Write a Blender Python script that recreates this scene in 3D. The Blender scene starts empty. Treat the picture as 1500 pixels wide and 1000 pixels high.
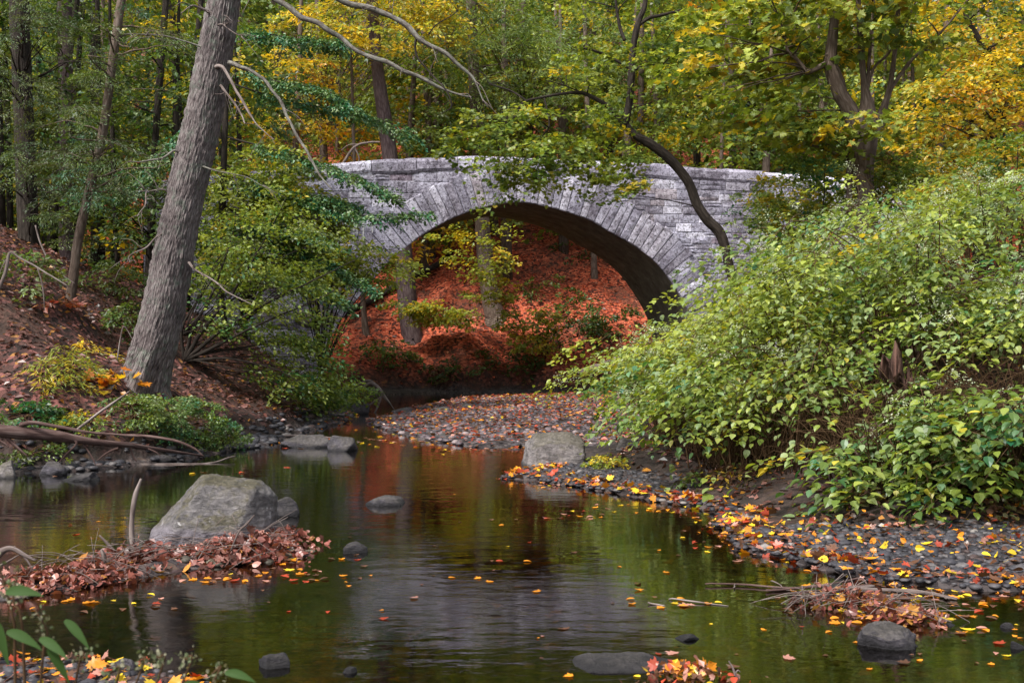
import bpy, bmesh, math
import numpy as np
from mathutils import Vector

rng = np.random.default_rng(11)
F, H = 1700.0, 1.8            # focal length in photo pixels, eye height above the water
scene = bpy.context.scene
COL = scene.collection
UP = np.array([0., 0., 1.])

def P(px, py, D):
    return np.array([(px - 750) / F * D, D, H + (500 - py) / F * D])

def PW(px, py):
    return P(px, py, F * H / (py - 500))

def unit(v):
    return v / np.maximum(np.linalg.norm(v, axis=-1, keepdims=True), 1e-9)

# ---------------------------------------------------------------- noise
_perm = np.random.default_rng(5).permutation(4096)
_val = np.random.default_rng(6).random(4096) * 2 - 1

def vnoise(p):
    p = np.asarray(p, float)
    i = np.floor(p).astype(np.int64)
    f = p - i
    f = f * f * (3 - 2 * f)
    def h(dx, dy, dz):
        a = _perm[(i[..., 0] + dx) & 4095]
        b = _perm[(a + i[..., 1] + dy) & 4095]
        return _val[_perm[(b + i[..., 2] + dz) & 4095]]
    x, y, z = f[..., 0], f[..., 1], f[..., 2]
    c = lambda dy, dz: h(0, dy, dz) * (1 - x) + h(1, dy, dz) * x
    d = lambda dz: c(0, dz) * (1 - y) + c(1, dz) * y
    return d(0) * (1 - z) + d(1) * z

def fbm(p, o=4):
    s, a, q = 0, .5, np.asarray(p, float)
    for k in range(o):
        s = s + a * vnoise(q)
        q = q * 2.03 + 17.3
        a *= .5
    return s

# ---------------------------------------------------------------- mesh helpers
ORI = {}

def tag(o, label=None, cat=None, group=None, kind=None):
    if label: o['label'] = label
    if cat: o['category'] = cat
    if group: o['group'] = group
    if kind: o['kind'] = kind
    return o

def thing(name, label, cat, loc, group=None):
    o = bpy.data.objects.new(name, None)
    o.empty_display_size = .2
    COL.objects.link(o)
    o.location = tuple(float(v) for v in loc)
    ORI[o] = np.array(loc, float)
    return tag(o, label, cat, group)

def mk(name, V, faces, mat, parent=None, col=None, smooth=False, vec=None, loc=None):
    V = np.asarray(V, float)
    if parent is not None: org = ORI[parent]
    else: org = np.array(loc, float) if loc is not None else np.zeros(3)
    me = bpy.data.meshes.new(name)
    if not isinstance(faces, list): faces = [faces]
    faces = [np.asarray(f, np.int32) for f in faces if len(f)]
    me.vertices.add(len(V))
    me.vertices.foreach_set('co', (V - org).astype(np.float32).ravel())
    tot = np.concatenate([np.full(len(f), f.shape[1], np.int32) for f in faces])
    idx = np.concatenate([f.ravel() for f in faces])
    me.loops.add(len(idx))
    me.loops.foreach_set('vertex_index', idx)
    me.polygons.add(len(tot))
    st = np.concatenate([[0], np.cumsum(tot)[:-1]]).astype(np.int32)
    me.polygons.foreach_set('loop_start', st)
    me.polygons.foreach_set('loop_total', tot)
    me.polygons.foreach_set('use_smooth', np.full(len(tot), smooth, bool))
    if col is not None:
        c = np.ones((len(V), 4), np.float32)
        c[:, :3] = col
        a = me.color_attributes.new('Col', 'FLOAT_COLOR', 'POINT')
        a.data.foreach_set('color', c.ravel())
    if vec is not None:
        a = me.attributes.new('bark', 'FLOAT_VECTOR', 'POINT')
        a.data.foreach_set('vector', np.asarray(vec, np.float32).ravel())
    me.update(calc_edges=True)
    me.materials.append(mat)
    o = bpy.data.objects.new(name, me)
    COL.objects.link(o)
    ORI[o] = org
    if parent is not None: o.parent = parent
    else: o.location = tuple(org)
    return o

class Acc:
    def __init__(s): s.V, s.F, s.C, s.B, s.n = [], {}, [], [], 0
    def add(s, V, F, col=None, vec=None):
        for f in (F if isinstance(F, list) else [F]):
            f = np.asarray(f)
            if len(f): s.F.setdefault(f.shape[1], []).append(f + s.n)
        s.V.append(V); s.n += len(V)
        if col is not None: s.C.append(np.broadcast_to(np.asarray(col, float), (len(V), 3)))
        if vec is not None: s.B.append(vec)
    def mk(s, name, mat, parent=None, smooth=False, loc=None):
        V = np.concatenate(s.V)
        return mk(name, V, [np.concatenate(f) for f in s.F.values()], mat, parent,
                  np.concatenate(s.C) if s.C else None, smooth, np.concatenate(s.B) if s.B else None, loc)

def spline(P_, m):
    P_ = np.asarray(P_, float)
    n = len(P_)
    if n == 2:
        return P_[0] + (P_[1] - P_[0]) * np.linspace(0, 1, m)[:, None]
    Q = np.vstack([2 * P_[0] - P_[1], P_, 2 * P_[-1] - P_[-2]])
    t = np.linspace(0, n - 1 - 1e-6, m)
    i = t.astype(int); f = (t - i)[:, None]
    a, b, c, d = Q[i], Q[i + 1], Q[i + 2], Q[i + 3]
    return .5 * (2 * b + (c - a) * f + (2 * a - 5 * b + 4 * c - d) * f ** 2 + (3 * b - a - 3 * c + d) * f ** 3)

def tube(pts, rad, m=None, sides=8, wob=.06, ns=2.5, seed=0., kink=0.):
    pts = np.asarray(pts, float)
    rad = np.broadcast_to(np.asarray(rad, float), (len(pts),))
    if m is None: m = max(4, len(pts) * 4)
    A = spline(np.hstack([pts, rad[:, None]]), m)
    C, R = A[:, :3].copy(), np.maximum(A[:, 3], .0008)
    if kink:
        C[1:] += kink * np.stack([vnoise(C[1:] * 3.1 + 7 * k + seed) for k in range(3)], 1)
    T = unit(np.gradient(C, axis=0))
    N = np.zeros_like(T)
    n0 = np.cross(T[0], [0.3, .95, .1]); n0 /= np.linalg.norm(n0)
    for k in range(m):
        n0 = n0 - T[k] * (n0 @ T[k]); n0 /= np.linalg.norm(n0); N[k] = n0
    B = np.cross(T, N)
    th = np.arange(sides) / sides * 2 * math.pi
    cs, sn = np.cos(th), np.sin(th)
    dirs = N[:, None] * cs[None, :, None] + B[:, None] * sn[None, :, None]
    V = C[:, None] + dirs * R[:, None, None]
    if wob:
        V = V + dirs * (R[:, None] * wob * 2 * fbm(V * ns + seed, 3))[..., None]
    L = np.concatenate([[0], np.cumsum(np.linalg.norm(np.diff(C, axis=0), axis=1))])
    r0 = float(R.mean())
    bark = np.stack([np.broadcast_to(cs * r0, (m, sides)), np.broadcast_to(sn * r0, (m, sides)),
                     np.broadcast_to(L[:, None], (m, sides))], -1) + seed
    i = np.arange(m - 1)[:, None] * sides; j = np.arange(sides)[None]; k = (j + 1) % sides
    Fq = np.stack([i + j, i + k, i + sides + k, i + sides + j], -1).reshape(-1, 4)
    V = np.concatenate([V.reshape(-1, 3), C[-1:] + T[-1:] * R[-1] * .5, C[:1]])
    bark = np.concatenate([bark.reshape(-1, 3), bark[-1, :1], bark[0, :1]])
    e = m * sides; o = (m - 1) * sides
    Ft = np.concatenate([np.stack([o + j[0], o + k[0], np.full(sides, e)], 1), np.stack([k[0], j[0], np.full(sides, e + 1)], 1)])
    return V, [Fq, Ft], bark

def tubemesh(name, pts, rad, mat, parent=None, loc=None, **kw):
    V, Fs, b = tube(pts, rad, **kw)
    return mk(name, V, Fs, mat, parent, None, True, b, loc)

# ---------------------------------------------------------------- leaves
SH = {
 'dia': (np.array([(0, 0, 0), (.33, .45, .07), (0, 1, -.1), (-.33, .45, .07)]), np.array([(0, 1, 2), (0, 2, 3)])),
 'nar': (np.array([(0, 0, 0), (.11, .45, .03), (0, 1, -.08), (-.11, .45, .03)]), np.array([(0, 1, 2), (0, 2, 3)])),
 'ova': (np.array([(0, 0, 0), (.28, .12, .05), (.38, .42, .07), (.22, .74, .02), (0, 1, -.12), (-.22, .74, .02), (-.38, .42, .07), (-.28, .12, .05), (0, .45, -.01)]),
         np.array([(0, 1, 2, 8), (8, 2, 3, 4), (8, 4, 5, 6), (0, 8, 6, 7)])),
 'map': (np.array([(0, 0, 0), (.20, .03, .02), (.42, .05, .05), (.33, .21, .01), (.54, .34, .05), (.60, .53, .08), (.40, .50, .02), (.27, .57, .0), (.31, .78, .0), (.14, .74, -.02), (0, 1, -.08),
   (-.14, .74, -.02), (-.31, .78, .0), (-.27, .57, .0), (-.40, .50, .02), (-.60, .53, .07), (-.54, .34, .05), (-.33, .21, .01), (-.42, .05, .05), (-.20, .03, .02), (0, .4, -.03)]),
         np.array([(20, i, (i + 1) % 20) for i in range(20)])),
}

def leaves(pos, ld, nr, size, shape, col):
    T, Fc = SH[shape]
    y = unit(ld); z = nr - y * (nr * y).sum(1, keepdims=True); z = unit(z); x = np.cross(y, z)
    size = np.broadcast_to(size, (len(pos),))
    V = pos[:, None] + size[:, None, None] * (T[None, :, 0:1] * x[:, None] + T[None, :, 1:2] * y[:, None] + T[None, :, 2:3] * z[:, None])
    k = len(T)
    Fa = (Fc[None] + (np.arange(len(pos)) * k)[:, None, None]).reshape(-1, Fc.shape[1])
    return V.reshape(-1, 3), Fa, np.repeat(col, k, axis=0)

def pick(pal, n, r=rng):
    c = np.array([p[:3] for p in pal]); w = np.array([p[3] for p in pal]); w = w / w.sum()
    return c[r.choice(len(pal), n, p=w)]

def sprays(C, Dr, L, W, n, size, shape, pal, droop=.25, jit=.5, thick=.05):
    N = len(C)
    i = np.repeat(np.arange(N), n); M = N * n
    t = rng.random(M) ** .75; s = rng.uniform(-1, 1, M)
    d = unit(np.asarray(Dr, float))[i]
    side = unit(np.cross(d, UP + rng.normal(0, .25, (N, 3))[i]))
    l = np.broadcast_to(L, (N,))[i]; w = np.broadcast_to(W, (N,))[i]
    prof = np.sin(np.pi * np.clip(t * .85 + .12, 0, 1)) ** .7
    pos = C[i] + d * (l * t)[:, None] + side * (w * s * prof)[:, None]
    pos[:, 2] -= droop * l * (t ** 2 + .35 * s ** 2)
    pos += rng.normal(0, 1, (M, 3)) * (thick * l)[:, None]
    ld = d * .6 + side * (np.sign(s) * .7)[:, None] - UP * .3 + rng.normal(0, .3, (M, 3))
    nr = UP + rng.normal(0, jit, (M, 3)) - d * .0
    cs = pick(pal, N)[i] * .6 + pick(pal, M) * .4
    col = cs * rng.uniform(.7, 1.3, (M, 1)) * rng.uniform(.85, 1.15, (N, 1))[i]
    return leaves(pos, ld, nr, size * rng.uniform(.65, 1.3, M), shape, col)

def ell(c, r, n, shell=.5, clump=1.0):
    """n clumpy points inside an ellipsoid"""
    out = []; k = 0
    while k < n:
        q = rng.normal(0, 1, (n * 2 + 8, 3)); q = unit(q) * (rng.random((len(q), 1)) ** (1 / 3 * shell + .0))
        p = c + q * r
        if clump: p = p[vnoise(p / (max(r) * .35 + .25) + 3.7) > rng.uniform(-.75, .45 * clump, len(p))]
        out.append(p); k += len(p)
    return np.concatenate(out)[:n]

# palettes (linear albedo, weight)
DG = (.04, .075, .02, 1); MG = (.085, .155, .03, 1); TEAL = (.025, .16, .08, 1); OL = (.115, .135, .03, 1)
YG = (.20, .265, .035, 1); LYG = (.38, .43, .08, 1); YE = (.70, .48, .025, 1); OR = (.66, .24, .015, 1); RD = (.36, .05, .02, 1)
BRN = (.12, .055, .03, 1); PINK = (.42, .2, .15, 1); PALE = (.28, .37, .17, 1); DBR = (.05, .026, .016, 1); WHT = (.6, .62, .5, 1)
def mix(**k):
    g = dict(dg=DG, mg=MG, te=TEAL, ol=OL, yg=YG, ly=LYG, ye=YE, og=OR, rd=RD, br=BRN, pk=PINK, pa=PALE, db=DBR, wh=WHT)
    return [g[a][:3] + (w,) for a, w in k.items()]

# ---------------------------------------------------------------- materials
def newmat(name):
    m = bpy.data.materials.new(name); m.use_nodes = True
    nt = m.node_tree; nt.nodes.clear()
    return m, nt, nt.nodes.new('ShaderNodeOutputMaterial')

class NT:
    def __init__(s, name): s.m, s.t, s.out = newmat(name)
    def n(s, typ, ins=None, **pr):
        nd = s.t.nodes.new('ShaderNode' + typ)
        for k, v in pr.items(): setattr(nd, k, v)
        for k, v in (ins or {}).items():
            if hasattr(v, 'is_linked') or isinstance(v, bpy.types.NodeSocket): s.t.links.new(v, nd.inputs[k])
            else: nd.inputs[k].default_value = v
        return nd
    def ramp(s, fac, stops, interp='LINEAR'):
        nd = s.t.nodes.new('ShaderNodeValToRGB'); nd.color_ramp.interpolation = interp
        e = nd.color_ramp.elements
        while len(e) < len(stops): e.new(.5)
        for q, (p, c) in zip(e, stops):
            q.position = p; q.color = tuple(c) + (1,) if len(c) == 3 else c
        s.t.links.new(fac, nd.inputs[0]); return nd.outputs[0]
    def noise(s, vec, scale, detail=4, rough=.6, dist=0.):
        return s.n('TexNoise', {'Vector': vec, 'Scale': scale, 'Detail': detail, 'Roughness': rough, 'Distortion': dist}).outputs
    def mixc(s, fac, a, b, mode='MIX'):
        nd = s.n('Mix', data_type='RGBA', blend_type=mode)
        for k, v in ((0, fac), (6, a), (7, b)):
            if isinstance(v, bpy.types.NodeSocket): s.t.links.new(v, nd.inputs[k])
            elif k == 0: nd.inputs[0].default_value = v
            else: nd.inputs[k].default_value = tuple(v)[:3] + (1,)
        return nd.outputs[2]
    def math(s, op, a, b=0., c=0.):
        nd = s.n('Math', operation=op)
        for k, v in enumerate((a, b, c)):
            if isinstance(v, bpy.types.NodeSocket): s.t.links.new(v, nd.inputs[k])
            else: nd.inputs[k].default_value = v
        return nd.outputs[0]
    def end(s, sh):
        s.t.links.new(sh, s.out.inputs[0]); return s.m
    def bump(s, h, st, dist):
        return s.n('Bump', {'Height': h, 'Strength': st, 'Distance': dist}).outputs[0]
    def pbr(s, col, rough=.8, normal=None, spec=.3):
        nd = s.n('BsdfPrincipled', {'Base Color': col, 'Roughness': rough, 'Specular IOR Level': spec})
        if normal is not None: s.t.links.new(normal, nd.inputs['Normal'])
        return nd.outputs[0]

def leaf_mat(name, tr=.48, gl=.035, rough=.45):
    s = NT(name)
    c = s.n('Attribute', attribute_name='Col').outputs['Color']
    tc = s.mixc(1., c, (1.25, 1.15, .5), 'MULTIPLY')
    d = s.n('BsdfDiffuse', {'Color': c}).outputs[0]
    t = s.n('BsdfTranslucent', {'Color': tc}).outputs[0]
    a = s.n('MixShader', {0: tr, 1: d, 2: t}).outputs[0]
    g = s.n('BsdfGlossy', {'Color': (.85, .9, .9, 1), 'Roughness': rough}).outputs[0]
    return s.end(s.n('MixShader', {0: gl, 1: a, 2: g}).outputs[0])

def bark_mat(name, stops, scale=14., stretch=.16, bump=.9, dist=.03, lichen=None):
    s = NT(name)
    v = s.n('Attribute', attribute_name='bark').outputs['Vector']
    mp = s.n('Mapping', {'Vector': v, 'Scale': (1, 1, stretch)}).outputs[0]
    n1 = s.noise(mp, scale, 6, .65, .4)[0]
    n2 = s.noise(mp, scale * 3.2, 4, .7)[0]
    vo = s.n('TexVoronoi', {'Vector': mp, 'Scale': scale * 1.2}, feature='DISTANCE_TO_EDGE').outputs[0]
    h = s.math('ADD', s.math('MULTIPLY', n1, .7), s.math('MULTIPLY', n2, .3))
    h = s.math('ADD', h, s.math('MULTIPLY', s.math('MINIMUM', vo, .25), .9))
    n3 = s.noise(v, 1.6, 4, .6)[0]
    hc = s.math('ADD', s.math('MULTIPLY', h, .75), s.math('MULTIPLY', n3, .35))
    c = s.ramp(hc, stops)
    if lichen:
        l = s.noise(v, 5., 6, .75)[0]
        f = s.ramp(l, [(.52, (0, 0, 0)), (.66, (1, 1, 1))])
        c = s.mixc(s.math('MULTIPLY', f, .6), c, lichen)
    return s.end(s.pbr(c, .9, s.bump(h, bump, dist), .2))

M = {}
M['leaf'] = leaf_mat('leaf_surface')
M['weed'] = leaf_mat('weed_surface', .3, .008, .6)
M['needle'] = leaf_mat('needle_surface', .25, .06, .5)
M['dead_leaf'] = leaf_mat('dry_leaf_surface', .2, .05, .4)
M['bark_pine'] = bark_mat('pine_bark', [(.40, (.02, .015, .015)), (.54, (.085, .068, .068)), (.70, (.18, .152, .148)), (.88, (.27, .25, .24))], 30, .13, 1., .03, (.13, .17, .13))
M['bark_dark'] = bark_mat('dark_bark', [(.35, (.006, .005, .004)), (.6, (.026, .02, .016)), (.85, (.06, .048, .04))], 12, .18, 1., .03)
M['bark_brown'] = bark_mat('brown_bark', [(.35, (.03, .02, .016)), (.6, (.10, .072, .055)), (.85, (.19, .15, .125))], 12, .2, .9, .025)
M['bark_mauve'] = bark_mat('mauve_bark', [(.35, (.022, .014, .015)), (.6, (.085, .058, .06)), (.85, (.16, .12, .12))], 11, .2, .9, .025)
M['dead_wood'] = bark_mat('dead_wood', [(.38, (.035, .025, .02)), (.56, (.12, .092, .083)), (.8, (.27, .225, .205))], 20, .12, .6, .01)
M['lichen_wood'] = bark_mat('lichened_branch', [(.35, (.03, .024, .02)), (.55, (.10, .085, .075)), (.8, (.22, .21, .18))], 22, .3, .7, .012, (.24, .26, .215))
M['log_wood'] = bark_mat('log_wood', [(.35, (.022, .013, .011)), (.6, (.085, .05, .044)), (.85, (.19, .135, .12))], 16, .14, .8, .015)
M['bark_stump'] = bark_mat('stump_bark', [(.38, (.008, .005, .004)), (.58, (.05, .027, .02)), (.8, (.15, .08, .06))], 14, .25, 1., .04)
M['stem'] = bark_mat('weed_stem', [(.35, (.03, .017, .009)), (.6, (.085, .048, .024)), (.85, (.16, .10, .05))], 20, .2, .3, .003)

def rock_mat(name, base, moss=0., lich=.0, wet=True, dry=None):
    s = NT(name)
    co = s.n('TexCoord').outputs['Object']
    n1 = s.noise(co, 3., 8, .65)[0]; n2 = s.noise(co, 22., 6, .7)[0]
    b = np.array(base)
    n4 = s.noise(s.n('Mapping', {'Vector': co, 'Rotation': (.5, .4, 0.), 'Scale': (1., 1., 3.2)}).outputs[0], 6., 7, .72, .6)[0]
    c = s.ramp(s.math('ADD', s.math('MULTIPLY', n1, .3), s.math('ADD', s.math('MULTIPLY', n2, .35), s.math('MULTIPLY', n4, .35))), [(.36, b * .22), (.46, b * .7), (.54, b * 1.25), (.66, b * 2.4)])
    geo = s.n('NewGeometry')
    if moss:
        z = s.n('SeparateXYZ', {0: geo.outputs['Normal']}).outputs[2]
        f = s.math('MULTIPLY_ADD', z, .35, s.math('MULTIPLY', s.noise(co, 2.6, 6, .7)[0], 1.0))
        f = s.ramp(f, [(.62, (0, 0, 0)), (.78, (1, 1, 1))])
        c = s.mixc(s.math('MULTIPLY', f, moss), c, s.ramp(n2, [(.3, (.03, .026, .012)), (.7, (.11, .094, .04))]))
    if lich:
        l = s.ramp(s.noise(co, 6.5, 5, .6)[0], [(.66, (0, 0, 0)), (.70, (1, 1, 1))])
        c = s.mixc(s.math('MULTIPLY', l, lich), c, (.6, .58, .58))
    if dry is not None:     # pale band left by higher water
        pz = s.n('SeparateXYZ', {0: geo.outputs['Position']}).outputs[2]
        e = s.math('ADD', pz, s.math('MULTIPLY', s.math('SUBTRACT', s.noise(co, 4., 4)[0], .5), .16))
        f = s.ramp(e, [(dry - .02, (1, 1, 1)), (dry + .04, (0, 0, 0))])
        c = s.mixc(s.math('MULTIPLY', f, .8), c, s.ramp(n2, [(.3, (.12, .105, .125)), (.7, (.24, .215, .245))]))
    if wet:
        pz = s.n('SeparateXYZ', {0: geo.outputs['Position']}).outputs[2]
        e = s.math('ADD', pz, s.math('MULTIPLY', s.math('SUBTRACT', n1, .5), .05))
        f = s.ramp(e, [(.012, (1, 1, 1)), (.07, (0, 0, 0))])
        c = s.mixc(s.math('MULTIPLY', f, .88), c, b * .13)
    h = s.math('ADD', s.math('MULTIPLY', n1, .7), s.math('MULTIPLY', n2, .35))
    h = s.math('ADD', h, s.math('MULTIPLY', n4, .8))
    return s.end(s.pbr(c, .75, s.bump(h, 1., .07), .35))

M['rock'] = rock_mat('river_rock', (.075, .068, .08), .35, .25)
M['rock_dark'] = rock_mat('dark_river_rock', (.04, .036, .043), .2, .1)
M['rock_pale'] = rock_mat('pale_rock', (.19, .17, .168), .55, .3)
M['boulder'] = rock_mat('boulder_stone', (.17, .157, .158), .8, .8, True, .17)

def pebble_mat():
    s = NT('pebbles')
    c = s.n('Attribute', attribute_name='Col').outputs['Color']
    n = s.noise(s.n('TexCoord').outputs['Object'], 30, 4)[0]
    c = s.mixc(.5, c, s.mixc(1., c, s.ramp(n, [(.3, (.4, .4, .4)), (.7, (1.6, 1.6, 1.6))]), 'MULTIPLY'))
    return s.end(s.pbr(c, .6, s.bump(n, .3, .01), .4))
M['pebble'] = pebble_mat()

def stone_mat(name, dark=1.):
    s = NT(name)
    c = s.n('Attribute', attribute_name='Col').outputs['Color']
    co = s.n('TexCoord').outputs['Object']
    n1 = s.noise(co, 1.3, 6, .7)[0]; n2 = s.noise(co, 9., 8, .75)[0]; n3 = s.noise(co, 34., 5, .7)[0]
    st = s.ramp(s.math('ADD', s.math('MULTIPLY', n1, .55), s.math('MULTIPLY', n2, .45)), [(.34, (.16, .14, .16)), (.45, (.75, .72, .77)), (.55, (1.4, 1.4, 1.46))])
    c = s.mixc(1., c, st, 'MULTIPLY')
    sp = s.ramp(n2, [(.55, (0, 0, 0)), (.63, (1, 1, 1))])
    c = s.mixc(s.math('MULTIPLY', sp, .55), c, (.52, .51, .56))
    sd = s.ramp(s.noise(co, 15., 6, .75, .5)[0], [(.41, (1, 1, 1)), (.49, (0, 0, 0))])
    c = s.mixc(s.math('MULTIPLY', sd, .85), c, (.05, .042, .05))
    dk = s.ramp(s.noise(s.n('Mapping', {'Vector': co, 'Location': (4.3, 0, 2.), 'Scale': (1., 1., .45)}).outputs[0], .55, 5, .65)[0], [(.46, (0, 0, 0)), (.6, (1, 1, 1))])
    c = s.mixc(s.math('MULTIPLY', dk, .45), c, s.mixc(1., c, (.34, .29, .30), 'MULTIPLY'))
    gm = s.ramp(s.noise(co, 2.3, 6, .7)[0], [(.58, (0, 0, 0)), (.7, (1, 1, 1))])
    c = s.mixc(s.math('MULTIPLY', gm, .35), c, (.10, .11, .06))
    h = s.math('ADD', n2, s.math('MULTIPLY', n3, .5))
    return s.end(s.pbr(c, .9, s.bump(h, 1., .05), .2))
M['stone'] = stone_mat('bridge_stone')

def soffit_mat():
    s = NT('arch_soffit_stone')
    co = s.n('TexCoord').outputs['Object']
    n = s.noise(co, 2.2, 7, .7)[0]
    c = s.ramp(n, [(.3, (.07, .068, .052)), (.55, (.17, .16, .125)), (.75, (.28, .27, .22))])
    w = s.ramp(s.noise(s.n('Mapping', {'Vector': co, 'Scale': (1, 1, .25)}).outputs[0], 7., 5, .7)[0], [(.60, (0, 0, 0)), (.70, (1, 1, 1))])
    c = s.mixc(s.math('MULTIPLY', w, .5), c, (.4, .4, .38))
    return s.end(s.pbr(c, .9, s.bump(s.noise(co, 12., 5)[0], .6, .04), .2))
M['soffit'] = soffit_mat()

def ground_mat():
    s = NT('woodland_ground')
    z = s.n('Attribute', attribute_name='Col').outputs['Color']
    sp = s.n('SeparateColor', {0: z}).outputs
    co = s.n('TexCoord').outputs['Object']
    wob = s.n('VectorMath', {0: co, 1: s.n('VectorMath', {0: s.noise(co, 6., 3)[1], 'Scale': .12}, operation='SCALE').outputs[0]}, operation='ADD').outputs[0]
    vo = s.n('TexVoronoi', {'Vector': wob, 'Scale': 11.}).outputs
    vs = s.n('SeparateColor', {0: vo[1]}).outputs
    big = s.noise(co, .35, 5, .6)[0]
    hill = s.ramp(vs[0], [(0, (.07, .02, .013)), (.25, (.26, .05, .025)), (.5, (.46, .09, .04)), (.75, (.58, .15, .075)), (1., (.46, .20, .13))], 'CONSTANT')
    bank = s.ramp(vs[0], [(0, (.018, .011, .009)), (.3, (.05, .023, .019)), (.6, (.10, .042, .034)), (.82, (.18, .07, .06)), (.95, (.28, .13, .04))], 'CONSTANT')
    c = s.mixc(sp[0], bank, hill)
    bare = s.ramp(s.math('ADD', s.math('MULTIPLY', big, .6), s.math('MULTIPLY', s.noise(co, 1.7, 5, .65)[0], .4)), [(.42, (1, 1, 1)), (.52, (0, 0, 0))])
    c = s.mixc(s.math('MULTIPLY', bare, .65), c, (.07, .04, .028))
    mud = s.ramp(s.noise(co, 4., 8, .7)[0], [(.3, (.012, .010, .009)), (.55, (.035, .026, .022)), (.75, (.07, .05, .042))])
    c = s.mixc(sp[1], c, mud)
    pv = s.n('TexVoronoi', {'Vector': co, 'Scale': 14.}).outputs
    pc = s.ramp(s.n('SeparateColor', {0: pv[1]}).outputs[1], [(0, (.015, .013, .014)), (.4, (.035, .03, .032)), (.75, (.07, .06, .06)), (1, (.12, .10, .095))])
    c = s.mixc(sp[2], c, pc)
    h = s.math('ADD', s.math('MULTIPLY', vo[0], .5), s.math('MULTIPLY', s.noise(co, 9., 5)[0], .8))
    return s.end(s.pbr(c, .85, s.bump(h, .9, .06), .25))
M['ground'] = ground_mat()

def water_mat():
    s = NT('creek_water')
    co = s.n('TexCoord').outputs['Object']
    big = s.noise(co, .45, 3, .5)[0]
    mp = s.n('Mapping', {'Vector': co, 'Scale': (1., 2.1, 1.)}).outputs[0]
    r1 = s.noise(mp, 2.2, 3, .5)[0]; r2 = s.noise(mp, 9., 4, .6, .3)[0]
    amp = s.ramp(big, [(.38, (.12, .12, .12)), (.62, (1, 1, 1))])
    h = s.math('ADD', s.math('MULTIPLY', r1, .8), s.math('MULTIPLY', s.math('MULTIPLY', r2, amp), .30))
    nb = s.bump(h, .085, .06)
    fr = s.n('Fresnel', {'IOR': 1.33, 'Normal': nb}).outputs[0]
    fr = s.math('MINIMUM', s.math('MULTIPLY', fr, 1.5), 1.)
    t = s.n('BsdfTransparent', {'Color': (.27, .20, .105, 1)}).outputs[0]
    g = s.n('BsdfGlossy', {'Color': (.97, .97, .96, 1), 'Roughness': .02, 'Normal': nb}).outputs[0]
    return s.end(s.n('MixShader', {0: fr, 1: t, 2: g}).outputs[0])
M['water'] = water_mat()

# ---------------------------------------------------------------- terrain
WATER = np.array([(-14, 8), (-9, 7), (-3.2, 6.55), (-2.2, 6.4), (-1.6, 6.15), (-1.2, 5.4), (0, 4.6), (3, 4.6), (6, 5.4), (7.5, 7.0), (5, 8.1),
  (3.7, 8.4), (2.75, 8.55), (2.35, 9.2), (2.0, 10.0), (2.05, 11.2), (2.1, 12.0), (1.6, 13.), (.86, 14.4), (.3, 14.9), (-.1, 15.3), (.25, 16.6), (.6, 18.6), (.75, 19.6),
  (.3, 20.0), (-.6, 19.7), (-1.6, 21.), (-2.6, 23.6), (-3.1, 26.8), (-2.6, 31), (-1.5, 36.5), (2.7, 38.6), (6, 39.2), (12, 39.6), (22, 40),
  (22, 42), (6, 41.3), (0, 40.9), (-3, 40.4), (-5, 38.5), (-4.9, 36), (-4.4, 33), (-3.8, 30), (-3.9, 25), (-4.3, 21), (-4.9, 18), (-5.8, 16.3), (-7, 15.6), (-9, 15.2), (-14, 15)], float)
LEFT = np.array([(-70, 15.8), (-9, 15.9), (-6.9, 16.2), (-5.7, 17.0), (-4.9, 19), (-4.5, 21.5), (-4.2, 25), (-4.2, 30), (-4.8, 33), (-5.4, 36), (-6.2, 39.5), (-8, 43), (-70, 43)], float)
RIGHT = np.array([(70, 9.6), (8, 9.9), (4.6, 10.3), (3.4, 10.7), (2.7, 11.7), (2.1, 13.2), (1.75, 14.5), (1.35, 16), (1.5, 18), (2.0, 20), (2.8, 24), (3.8, 30), (5.2, 34), (7, 35.5), (22, 36.6), (70, 36.6)], float)
HILL = np.array([(-90, 41), (-7, 41), (-3, 41.2), (0, 41.6), (6, 42), (22, 42.6), (90, 42.6), (90, 400), (-90, 400)], float)
SHOAL = np.array([PW(-60, 880)[:2], PW(60, 862)[:2], PW(150, 846)[:2], PW(280, 826)[:2], PW(420, 812)[:2]])

def segd(x, y, A, B):
    d = B - A; t = np.clip(((x - A[0]) * d[0] + (y - A[1]) * d[1]) / max(d @ d, 1e-9), 0, 1)
    return np.hypot(x - A[0] - t * d[0], y - A[1] - t * d[1])

def sdist(x, y, poly):
    """positive inside"""
    dm = np.full(x.shape, 1e9); ins = np.zeros(x.shape, bool)
    n = len(poly)
    for i in range(n):
        A, B = poly[i], poly[(i + 1) % n]
        dm = np.minimum(dm, segd(x, y, A, B))
        if A[1] != B[1]:
            c = ((A[1] > y) != (B[1] > y)) & (x < (B[0] - A[0]) * (y - A[1]) / (B[1] - A[1]) + A[0])
            ins ^= c
    return np.where(ins, dm, -dm)

def poly_d(x, y, line):
    d = np.full(x.shape, 1e9)
    for A, B in zip(line[:-1], line[1:]): d = np.minimum(d, segd(x, y, A, B))
    return d

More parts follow.
